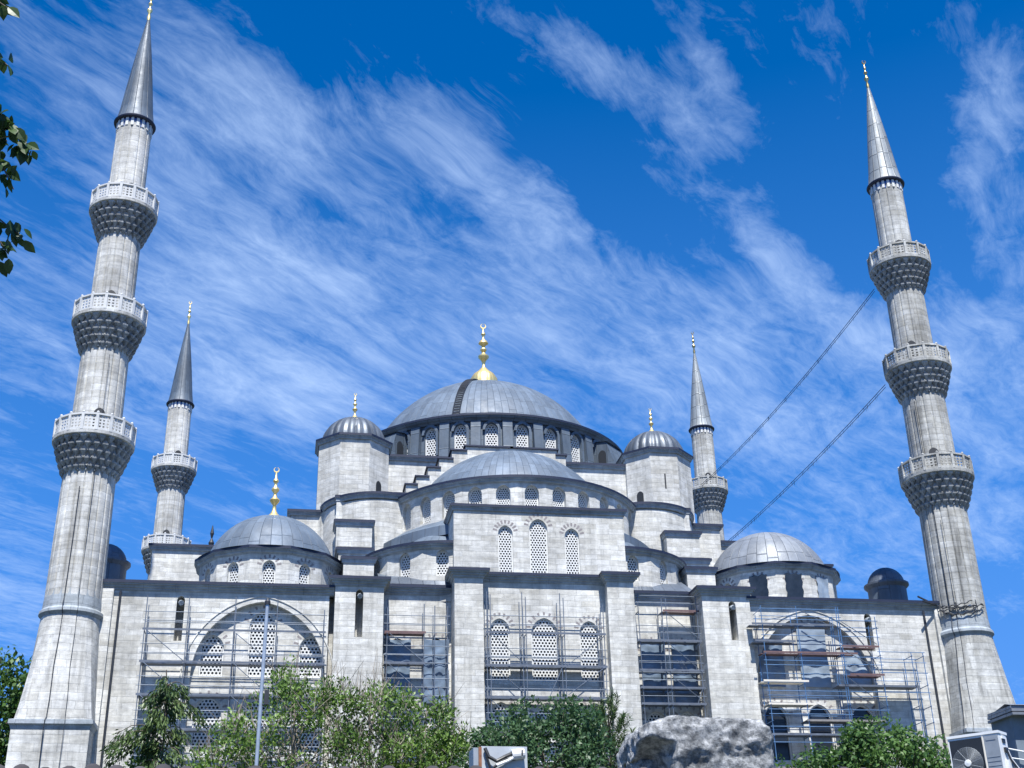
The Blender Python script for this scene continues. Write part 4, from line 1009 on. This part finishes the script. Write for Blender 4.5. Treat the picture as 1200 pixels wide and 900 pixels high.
# broken marble boulder
def boulder():
    root = thing('boulder', 'big broken grey marble block with a rough top, below the right-hand buttress', 'stone block', (-12.1, -68, GZ))
    bm = bmesh.new(); bmesh.ops.create_cube(bm, size=2); bmesh.ops.subdivide_edges(bm, edges=bm.edges[:], cuts=64, use_grid_fill=True)
    for v in bm.verts:
        p = v.co.copy(); q = p.copy()
        # rounded box
        e = 7.0; l = (abs(p.x)**e+abs(p.y)**e+abs(p.z)**e)**(1/e); q = p/l
        x, y, z = q.x*.74, q.y*.6, q.z*.74
        # leaning sides, hollow on the lower left of the front, ledge across the front
        front = max(0, -q.y)
        hol = max(0, 1-((x+.62)/.25)**2)*max(0, 1-((z-.0)/.5)**2) if z < .50-.3*(x+.62) else 0
        y += .42*min(1, hol*1.8)*front
        line = .52+.10*math.sin(x*2.6+.4)+.1*mnoise.noise(Vector((x*4, 0, 3)))
        if z < line-.2 and x > -.45: y += .07*front*min(1, (line-.2-z)*8)
        n1 = mnoise.multi_fractal(Vector((x*1.7+3, y*1.7, z*1.7)), .9, 2.1, 5)-1
        n2 = mnoise.ridged_multi_fractal(Vector((x*3.4, y*3.4+7, z*3.4)), .8, 2.2, 6, .9, 2)-1
        d = q.normalized(); rough = 1.0 if z > line-.25 else .4
        disp = .05*n1+.075*n2*rough*.6-.005
        vd = mnoise.voronoi(Vector((x*2.6, y*2.6+3, z*3.2)))[0]; disp += (.035*min(.5, vd[1]-vd[0])-.012)*rough+.014*mnoise.noise(Vector((x*17, y*17, z*17)))
        v.co = Vector((x, y, z))+d*disp
        if v.co.z > .62: v.co.z = .62+(v.co.z-.62)*.45
        if v.co.z > .3 and x < -.35: v.co.z -= .12*(-.35-x)
    me = bpy.data.meshes.new('rock'); bm.to_mesh(me); bm.free()
    for p in me.polygons: p.use_smooth = True
    me.materials.append(MT['rock']); o = bpy.data.objects.new('rock', me); COL.objects.link(o); o.parent = root; o.location = (-.02, 0, 1.83-GZ)
    m = MB(); m.box(-13.0, -11.2, -68.7, -67.3, GZ, 1.32); m.build('plinth', 'plaster', root)
def m_rock():
    m, nt, b, out = new_mat('broken_marble'); t = NT(nt); tc = t.n('ShaderNodeTexCoord'); ob = tc.outputs['Object']
    v1 = t.noise(ob, 3.2, 8, .7); v2 = t.noise(ob, 11, 8, .75); v3 = t.noise(ob, 34, 6, .7)
    f = t.math('ADD', t.math('MULTIPLY', v1, .42), t.math('MULTIPLY', v2, .68))
    cr = t.n('ShaderNodeValToRGB'); t.l(f, cr.inputs[0]); e = cr.color_ramp.elements
    e[0].position = .40; e[0].color = (.05, .054, .058, 1); e[1].position = .72; e[1].color = (.52, .53, .53, 1)
    x = e.new(.52); x.color = (.15, .157, .16, 1)
    t.l(t.mul(cr.outputs[0], t.mr(v3, .3, .7, .62, 1.35)), b.inputs['Base Color']); b.inputs['Roughness'].default_value = .75
    bp = t.n('ShaderNodeBump'); bp.inputs['Strength'].default_value = .8; bp.inputs['Distance'].default_value = .02
    t.l(t.math('ADD', v2, t.math('MULTIPLY', v3, .8)), bp.inputs['Height']); t.l(bp.outputs[0], b.inputs['Normal']); return m
MT['rock'] = m_rock(); boulder()

# air conditioner on the right: fan side turned left, service side to the right
def ac_unit():
    root = thing('air_conditioner', 'white outdoor air conditioner with round black fan in the lower right corner', 'air conditioner', (-7.65, -66, 1.9))
    root.rotation_euler = (0, 0, R(-50)); root.scale = (.82, .82, .82); root.location = (-7.72, -66, 2.04)
    # local frame: fan faces -y; width along x
    w, d, h = .80, .33, .78; z0 = 0.12
    def put(mb, name, mat, par=root, sm=None): return mb.build(name, mat, par, smooth=sm, org=(0, 0, 0))
    m = MB(); m.box(-w/2, w/2, -d/2, d/2, z0, z0+h-.03); case = put(m, 'case', 'ac_white')
    m = MB(); m.box(-w/2-.012, w/2+.012, -d/2-.015, d/2+.012, z0+h-.028, z0+h+.012); put(m, 'lid', 'ac_white')
    cx, cz, rf = -.13, z0+.36, .235
    m = MB(); m.lathe([(0, 0), (rf, 0)], (0, 0), 40)
    mm = MB()
    for i in range(40):
        a, b = 2*PI*i/40, 2*PI*(i+1)/40; mm.face([(cx, -d/2-.004, cz), (cx+rf*math.cos(a), -d/2-.004, cz+rf*math.sin(a)), (cx+rf*math.cos(b), -d/2-.004, cz+rf*math.sin(b))])
    mm.box(-w/2+.02, .145, -d/2-.003, -d/2, z0+.03, z0+h-.06)
    put(mm, 'fan_opening', 'ac_dark')
    m = MB()
    for r_ in [.05+.0155*k for k in range(13)]:
        m.tube([(cx+r_*math.cos(2*PI*k/32), -d/2-.022, cz+r_*math.sin(2*PI*k/32)) for k in range(33)], .0028, 4)
    for k in range(10):
        a = 2*PI*k/10; m.tube([(cx+.05*math.cos(a), -d/2-.022, cz+.05*math.sin(a)), (cx+.245*math.cos(a+.25), -d/2-.022, cz+.245*math.sin(a+.25))], .003, 4)
    gr = put(m, 'fan_guard', 'ac_grey')
    m = MB(); m.lathe([(.055, 0), (.05, .012), (0, .018)], (0, 0), 20)
    hub = MB()
    for f, mt in zip(m.f, m.m): hub.face([(cx+m.v[i].x, -d/2-.022-m.v[i].z, cz+m.v[i].y) for i in f])
    put(hub, 'fan_hub', 'ac_white')
    m = MB(); m.tube([(.15, -d/2-.012, z0+.02), (.15, -d/2-.012, z0+h-.05)], .012, 6); put(m, 'trim', 'wood_pale')
    m = MB(); m.box(.17, w/2-.008, -d/2-.006, -d/2, z0+.02, z0+h-.05)
    for k in range(6): m.box(.18, w/2-.02, -d/2-.011, -d/2-.005, z0+.08+k*.065, z0+.095+k*.065)
    m.box(.2, w/2-.05, -d/2-.012, -d/2-.005, z0+h-.12, z0+h-.085); put(m, 'service_panel', 'ac_grey')
    m = MB(); m.box(w/2, w/2+.012, -.05, .07, z0+h-.16, z0+h-.06); put(m, 'handle_recess', 'ac_dark')
    m = MB(); m.box(w/2, w/2+.02, -.06, .075, z0+h-.10, z0+h-.055); put(m, 'handle', 'ac_white')
    m = MB(); m.box(w/2, w/2+.035, -.03, .07, z0+h-.30, z0+h-.23); put(m, 'cable_gland', 'ac_dark')
    m = MB(); m.box(w/2, w/2+.05, -.05, .06, z0+.1, z0+h-.42); put(m, 'valve_cover', 'ac_white')
    for k in range(3):
        m = MB(); m.tube([(w/2+.03, .0+.03*k, z0+h-.27), (w/2+.05, .02+.04*k, z0+h-.4), (w/2+.13, .08+.05*k, z0+.2), (w/2+.28, .1+.06*k, z0+.02), (w/2+.7, .1+.1*k, z0+.05+.03*k), (w/2+1.4, .15+.1*k, z0-.1)], .011, 6); put(m, 'cable', 'ac_dark' if k < 2 else 'ac_white')
    m = MB(); m.box(-.33, -.27, -d/2, d/2, -.7, z0); m.box(.27, .33, -d/2, d/2, -.7, z0); put(m, 'stand', 'ac_grey')
    return root
ac_unit()
def ac_back():
    root = thing('air_conditioner', 'grey back of an air conditioner with bent pipes and a rusty edge, under the bush', 'air conditioner', (-13.93, -66, 1.85))
    root.rotation_euler = (0, 0, R(2))
    def put(mb, name, mat, par=root, sm=None): return mb.build(name, mat, par, smooth=sm, org=(0, 0, 0))
    m = MB(); m.box(-.31, .33, -.14, .16, .1, .715); put(m, 'case', 'ac_grey')
    m = MB(); m.box(-.22, .335, -.155, -.14, .1, .73); put(m, 'back_panel', 'ac_pale')
    m = MB(); m.box(-.25, -.215, -.165, -.14, .42, .72); put(m, 'rusty_edge', 'rust')
    m = MB(); m.tube([(-.18, -.19, .70), (-.14, -.21, .6), (-.05, -.22, .55), (.05, -.22, .6), (.14, -.2, .64), (.2, -.18, .64)], .022, 8); m.tube([(-.08, -.2, .48), (0, -.22, .53), (.08, -.21, .57), (.18, -.19, .58)], .017, 8); m.tube([(-.17, -.2, .62), (-.13, -.21, .5), (-.1, -.2, .3)], .014, 8); put(m, 'pipes', 'ac_dark')
    m = MB(); m.tube([(-.05, -.23, .5), (.08, -.235, .55), (.17, -.22, .6)], .018, 8); put(m, 'pipe_lagging', 'ac_white')
    m = MB(); m.tube([(.14, -.19, .625), (.29, -.19, .645)], .062, 14); m.box(.245, .262, -.256, -.13, .6, .68); put(m, 'pipe_cap', 'ac_white')
    m = MB(); m.box(.245, .262, -.258, -.25, .605, .68); put(m, 'cap_slot', 'ac_dark')
    m = MB(); m.box(-.27, -.23, -.12, .14, -.65, .1); m.box(.24, .28, -.12, .14, -.65, .1); put(m, 'stand', 'ac_grey')
ac_back()
# outbuilding at the right edge
pv = thing('outbuilding', 'low blue-grey outbuilding with a worn overhanging roof at the right edge', 'outbuilding', (13, -38, GZ))
m = MB(); m.box(8.35, 18, -40, -38.6, GZ, 8.15); m.build('wall', 'blue_shade', pv)
m = MB()
for k, (z, o_) in enumerate(((8.12, .42), (8.25, .38), (8.36, .30))): m.box(8.3-o_*.3, 18.5, -40-o_, -38.7, z, z+.09)
m.face([(8.22, -40.35, 8.46), (18.5, -40.35, 8.46), (18.5, -39.3, 8.7), (8.6, -39.3, 8.7)]); m.face([(8.6, -39.3, 8.7), (18.5, -39.3, 8.7), (18.5, -38.6, 8.46), (8.4, -38.6, 8.46)])
m.build('roof', 'lead_new', pv)
m = MB(); m.tube([(7.9, -40.2, 7.0), (9.2, -40.3, 6.75), (12, -40.3, 6.8)], .03, 5); m.tube([(7.9, -40.2, 6.7), (9.2, -40.3, 6.5), (12, -40.3, 6.6)], .025, 5); m.build('cable', 'ac_white', pv)

# ------------------------------------------------------------------ trees
MT['leaf_lime'] = m_leaf('leaf_yellow_green', (.05, .115, .02), (.215, .34, .07))
MT['leaf_mid'] = m_leaf('leaf_mid_green', (.028, .082, .018), (.13, .235, .06))
MT['leaf_dark'] = m_leaf('leaf_dark_green', (.022, .066, .024), (.105, .19, .08))
MT['leaf_blue'] = m_leaf('needle_green', (.024, .062, .018), (.15, .22, .07), .25)
MT['leaf_near'] = m_leaf('near_leaf', (.018, .05, .014), (.06, .11, .022), .3)
def leaves_mesh(name, P, D, Nn, size, asp, mat, parent, rng, shade=None, oval=False):
    """P positions, D leaf directions, Nn rough normals"""
    n = len(P); D = D/np.linalg.norm(D, axis=1)[:, None]
    s = np.cross(D, Nn); s /= np.linalg.norm(s, axis=1)[:, None]+1e-9; nn = np.cross(s, D)
    L_ = size*rng.uniform(.65, 1.25, n)[:, None]; w = L_*asp
    v = np.stack([P, P+D*L_*.45+s*w*.5+nn*L_*.06, P+D*L_-nn*L_*.08, P+D*L_*.45-s*w*.5+nn*L_*.06], 1).reshape(-1, 3)
    if oval:                                            # eight-sided pointed leaf blade, folded along the midrib
        mb = MB(); cs = rng.beta(2, 2.4, n)
        for i in range(n):
            p, d_, s_, q_, l_, w_ = (Vector(x) if hasattr(x, '__len__') and len(x) == 3 else float(np.ravel(x)[0]) for x in (P[i], D[i], s[i], nn[i], L_[i], w[i]))
            rib = [p+d_*l_*t-q_*l_*.14*t*t for t in (0, .2, .45, .7, 1.0)]; hw = (.03, .36, .5, .36, .0); lift = .10
            lf = [r_+s_*w_*h_+q_*w_*h_*lift*2 for r_, h_ in zip(rib, hw)]; rg = [r_-s_*w_*h_+q_*w_*h_*lift*2 for r_, h_ in zip(rib, hw)]
            for k in range(4):
                c_ = [(cs[i], 0)]*4
                if k < 3: mb.face([rib[k], rib[k+1], lf[k+1], lf[k]], 0, c_); mb.face([rib[k+1], rib[k], rg[k], rg[k+1]], 0, c_)
                else: mb.face([rib[k], rib[k+1], lf[k]], 0, c_[:3]); mb.face([rib[k+1], rib[k], rg[k]], 0, c_[:3])
        return mb.build(name, mat, parent, merge=False)
    me = bpy.data.meshes.new(name); me.vertices.add(4*n); me.loops.add(4*n); me.polygons.add(n)
    org = np.array(WORLD(parent)) if parent else np.zeros(3)
    me.vertices.foreach_set('co', (v-org).astype(np.float32).ravel()); me.loops.foreach_set('vertex_index', np.arange(4*n, dtype=np.int32))
    me.polygons.foreach_set('loop_start', np.arange(0, 4*n, 4, dtype=np.int32)); me.polygons.foreach_set('loop_total', np.full(n, 4, dtype=np.int32))
    ul = me.uv_layers.new(name='UVMap'); c = rng.beta(2, 2.4, n) if shade is None else np.clip(shade+rng.normal(0, .16, n), 0, 1)
    ul.data.foreach_set('uv', np.stack([np.repeat(c, 4), np.zeros(4*n)], 1).astype(np.float32).ravel())
    me.materials.append(MT[mat]); me.update(); me.validate()
    o = bpy.data.objects.new(name, me); COL.objects.link(o); o.parent = parent; return o
def rand_dirs(rng, n):
    d = rng.normal(size=(n, 3)); return d/np.linalg.norm(d, axis=1)[:, None]
def broad_tree(name, label, cat, base, height, crown, nclump, leaves, lsize, mat, seed, group=None, trunk_r=.12, clump_r=(.35, .7), upward=.3, twig=0, bark='bark', sparse=1.0, shell=.35):
    """crown: list of ellipsoids (x, y, z, rx, ry, rz) in world coordinates"""
    rng = np.random.default_rng(seed); rnd = random.Random(seed)
    root = thing(name, label, cat, base, group); b = Vector(base)
    vol = np.array([c[3]*c[4]*c[5] for c in crown]); pr = vol/vol.sum()
    cl = []
    for k in range(nclump):
        c = crown[rng.choice(len(crown), p=pr)]; d = rand_dirs(rng, 1)[0]; rr = rng.uniform(.35, 1)**.5
        cl.append((c[0]+d[0]*c[3]*rr, c[1]+d[1]*c[4]*rr, c[2]+d[2]*c[5]*rr, rng.uniform(*clump_r)))
    m = MB(); top = max(c[2] for c in crown); axis = Vector((sum(c[0]*v for c, v in zip(crown, pr)), sum(c[1]*v for c, v in zip(crown, pr)), top))
    def tp(t): p = b.lerp(axis, t); return p+Vector((.12*math.sin(t*5+seed), .1*math.cos(t*4+seed), 0))*(height*.06)
    m.tube([tp(i/8) for i in range(9)], trunk_r, 8, r1=trunk_r*.3)
    for k, c in enumerate(cl):
        if k % 2 and len(cl) > 60: continue
        s = tp(rnd.uniform(.3, .9)); e = Vector(c[:3]); mid = s.lerp(e, .5)+Vector((rnd.uniform(-.2, .2), rnd.uniform(-.2, .2), .12))
        m.tube([s, mid, e], trunk_r*.3, 5, r1=trunk_r*.07)
    m.build('trunk', bark, root, smooth=50)
    if twig:
        tw = MB()
        for k in range(twig):
            c = cl[rnd.randrange(len(cl))]; p = Vector(c[:3]); d = Vector((rnd.gauss(0, .45), rnd.gauss(0, .45), 1)).normalized(); L_ = rnd.uniform(.4, 1.1)
            tw.tube([p, p+d*L_*.5+Vector((rnd.uniform(-.06, .06), 0, 0)), p+d*L_], .011, 3, r1=.004)
        tw.build('twigs', 'twig', root)
    P = []; D = []; N = []; SH = []
    per = int(leaves/len(cl))
    for x, y, z, r in cl:
        n = int(per*rng.uniform(.5, 1.5)*sparse)
        d = rand_dirs(rng, n); rad = r*(shell+(1-shell)*rng.uniform(0, 1, n)**.6)
        p = np.array([x, y, z])+d*rad[:, None]*np.array([1, 1, .8]); P.append(p)
        dd = d*.6+rand_dirs(rng, n)*.8+np.array([0, 0, upward]); D.append(dd); N.append(d+rand_dirs(rng, n)*.7+np.array([0, 0, .7])); SH.append(np.full(n, rng.uniform(.2, .75)))
    leaves_mesh('crown', np.concatenate(P), np.concatenate(D), np.concatenate(N), lsize, .55, mat, root, rng, np.concatenate(SH))
    return root
# the long thicket of light green shrubs behind the wall
broad_tree('shrub', 'yellow-green leggy shrub with bare twigs just right of the pole', 'shrub', (-16.3, -46, GZ), 6.5, [(-16.0, -46, 6.1, 2.0, 1.2, 1.8), (-15.9, -46, 7.4, .9, .7, 1.1), (-17.5, -46, 5.7, 1.1, 1, 1.1)], 100, 8000, .115, 'leaf_lime', 11, 'leggy shrubs behind the garden wall', .07, (.25, .55), .5, 260, 'twig', .9)
broad_tree('shrub', 'lower yellow-green shrub between the conifer and the pole', 'shrub', (-18.1, -45, GZ), 4.6, [(-18.0, -45, 5.5, 1.0, .9, 1.25), (-18.5, -45, 5.0, .9, .8, .8)], 50, 3900, .11, 'leaf_lime', 12, 'leggy shrubs behind the garden wall', .06, (.25, .5), .5, 90, 'twig', .9)
broad_tree('shrub', 'thin pale-stemmed shrub before the left inner buttress', 'shrub', (-14.2, -46.5, GZ), 6, [(-14.2, -46.5, 6.0, 1.2, 1, 1.6), (-14.4, -46.5, 7.3, .8, .5, .6)], 60, 4300, .11, 'leaf_lime', 13, 'leggy shrubs behind the garden wall', .06, (.22, .45), .5, 210, 'twig', .8)
broad_tree('shrub', 'dense leafy shrub below the sheeted bay left of centre', 'shrub', (-12.9, -46, GZ), 6, [(-12.8, -46, 5.9, 1.15, 1, 1.5), (-12.1, -46, 5.5, .7, .7, 1.0), (-13.1, -46, 7.0, .5, .5, .6)], 75, 6200, .12, 'leaf_lime', 14, 'leggy shrubs behind the garden wall', .06, (.25, .5), .5, 110, 'twig', 1)
broad_tree('bush', 'rounded dark green bush over the small air conditioner, below the middle bay', 'bush', (-9.8, -49, GZ), 5.5, [(-9.9, -49, 5.05, 1.5, 1.4, 1.6), (-11.0, -49, 4.9, .9, 1, 1.2), (-9.1, -49, 4.9, .75, 1, 1.3)], 120, 17000, .125, 'leaf_dark', 15, None, .12, (.3, .6), .2)
broad_tree('tree', 'rounded glossy green tree before the blue scaffold, next to the air conditioner', 'tree', (-2.5, -52, GZ), 4.4, [(-2.3, -52, 4.6, 1.35, 1.2, 1.1), (-3.8, -52, 4.1, 1.1, 1, .9), (-1.3, -52, 4.25, .95, 1, .95)], 105, 13000, .13, 'leaf_mid', 16, None, .12, (.28, .55), -.25)
broad_tree('tree', 'tall leafy tree beyond the left minaret at the left edge', 'tree', (-36.6, 8, GZ), 18, [(-36.4, 8, 17.0, 3.6, 3, 4.2), (-34.0, 9, 14.5, 2.4, 2.5, 4.5), (-38, 8, 11, 3, 3, 5), (-33.6, 9, 18.6, 1.5, 1.4, 1.8)], 170, 15000, .42, 'leaf_mid', 17, None, .4, (.8, 1.5), .1)
# drooping conifer
def conifer():
    rng = np.random.default_rng(21); rnd = random.Random(21); base = (-19.55, -48, GZ)
    root = thing('conifer', 'small drooping conifer in front of the left end of the scaffold', 'conifer', base); b = Vector(base); H = 6.3
    m = MB(); m.tube([b, b+Vector((.05, 0, 3)), b+Vector((.1, 0, 5)), b+Vector((.0, 0, H))], .09, 8, r1=.012)
    P = []; D = []; N = []; SH = []
    # boughs: height, reach, azimuth; the low left one is the longest
    bo = [(h,   .26+.85*((H-h)/H)**.8*rnd.uniform(.75, 1.3), rnd.uniform(0, 2*PI)) for h in [1.2+k*.115 for k in range(43)]]
    bo += [(4.65, 1.3, PI), (4.5, 1.2, PI+.3), (4.3, 1.35, PI-.2), (5.3, .95, .2), (5.9, .5, .2), (5.7, .55, PI-.3)]
    for h, L_, az in bo:
        s = b+Vector((.06, 0, h)); u = Vector((math.cos(az), math.sin(az), 0)); pts = [s+u*L_*t+Vector((0, 0, .42*L_*math.sin(t*PI*.62)-.55*L_*t*t)) for t in (0, .2, .4, .6, .8, 1)]
        m.tube(pts, .018, 4, r1=.005); sh = rnd.uniform(.15, .75)
        for k in range(int(190*L_)+60):
            t = rnd.random()**.7; i = min(4, int(t*5)); f = t*5-i; p = pts[i].lerp(pts[i+1], f)
            q = np.array(p)+rng.normal(size=3)*np.array([.05, .05, .04]); side = rng.normal(size=3)*.35
            hang = rng.uniform(0, .30)
            P.append(q+np.array([0, 0, -hang])); D.append(np.array([u.x*.5, u.y*.5, -.9])+side); N.append(rng.normal(size=3)+np.array([0, 0, .3])); SH.append(sh)
    m.build('trunk', 'bark', root, smooth=50)
    leaves_mesh('crown', np.array(P), np.array(D), np.array(N), .15, .26, 'leaf_blue', root, rng, np.array(SH))
conifer()
broad_tree('shrub', 'small bright green shrub at the foot of the conifer', 'shrub', (-20.1, -47.5, GZ), 3.6, [(-20.05, -47.5, 4.4, .55, .6, .85), (-19.7, -47.5, 3.9, .6, .5, .8)], 30, 2600, .12, 'leaf_lime', 22, None, .05, (.2, .4), .3)
# bushy pine
def pine():
    rng = np.random.default_rng(31); rnd = random.Random(31); base = (-8.05, -48, GZ)
    root = thing('pine', 'bushy young pine between the dark bush and the boulder', 'pine', base); b = Vector(base)
    m = MB(); m.tube([b, b+Vector((.05, 0, 2.4)), b+Vector((0, 0, 5.3))], .1, 8, r1=.02)
    P = []; D = []; N = []; SH = []
    for k in range(150):
        h = rnd.uniform(1.6, 5.5); w = .95*(1-(h/6.0)**2.6)+.12; az = rnd.uniform(0, 2*PI); rr = w*rnd.uniform(.35, 1)
        p = b+Vector((math.cos(az)*rr, math.sin(az)*rr, h)); s = b+Vector((0, 0, h-.35)); m.tube([s, p], .015, 4, r1=.006)
        d0 = np.array([math.cos(az)*.45, math.sin(az)*.45, 1]); sh = rnd.uniform(.1, .7)
        for j in range(60):
            t = rng.uniform(-.05, .42); P.append(np.array(p)+d0*t*.9); dd = rng.normal(size=3)*.75+d0*1.0; D.append(dd); N.append(rng.normal(size=3)); SH.append(sh+.25*(t-.2))
    m.build('trunk', 'bark', root, smooth=50)
    leaves_mesh('crown', np.array(P), np.array(D), np.array(N), .17, .13, 'leaf_blue', root, rng, np.array(SH))
pine()
# near tree whose leaves hang into the upper left corner
def near_tree():
    rng = np.random.default_rng(41); rnd = random.Random(41); base = (-20.6, -75.6, -1.6)
    root = thing('tree', 'near tree whose dark leaves hang in at the upper left edge', 'tree', base); b = Vector(base)
    m = MB(); trunk = [b, b+Vector((.1, 0, 2)), b+Vector((.2, .1, 4)), b+Vector((.5, .2, 6.6))]
    m.tube(trunk, .17, 10, r1=.07)
    def pix(px, py, dist):
        d = fw+rt*((px-600)/1490.7)+up*((450-py)/1490.7); return CAM+d.normalized()*dist
    P = []; D = []; N = []; SH = []
    br = [((-60, -60), (-10, 2), (14, 12), 7.2, 16), ((-70, 10), (-20, 50), (10, 78), 7.0, 14), ((-80, 60), (-20, 100), (34, 180), 7.0, 90), ((-80, 70), (-30, 120), (16, 222), 6.9, 55), ((-90, 90), (-30, 130), (8, 165), 7.1, 60), ((-90, 180), (-30, 235), (26, 278), 7.0, 44), ((-80, 190), (-25, 245), (10, 298), 7.1, 40),
          ((-140, -40), (-100, 40), (-60, 160), 7.2, 60), ((-160, 60), (-120, 150), (-70, 260), 7.1, 60)]
    for a, c, e, dist, n in br:
        A, C_, E = pix(*a, dist+.3), pix(*c, dist+.1), pix(*e, dist)
        s = trunk[2].lerp(trunk[3], rnd.random()); m.tube([s, A.lerp(s, .4)+Vector((0, 0, .25)), A], .03, 6, r1=.012)
        pts = [A*(1-t)**2+C_*2*t*(1-t)+E*t*t for t in [i/8 for i in range(9)]]; m.tube(pts, .010, 5, r1=.003)
        for k in range(n):
            t = rnd.random()**.8; p = A*(1-t)**2+C_*2*t*(1-t)+E*t*t
            q = np.array(p)+rng.normal(size=3)*np.array([.02, .02, .02]); P.append(q)
            D.append(rng.normal(size=3)*.5+np.array([.25, 0, -.85])); N.append(rng.normal(size=3)+np.array([-.1, -1.2, .2])); SH.append(.35)
    m.build('trunk', 'bark', root, smooth=50)
    leaves_mesh('crown', np.array(P), np.array(D), np.array(N), .078, .60, 'leaf_near', root, rng, np.array(SH), True)
near_tree()
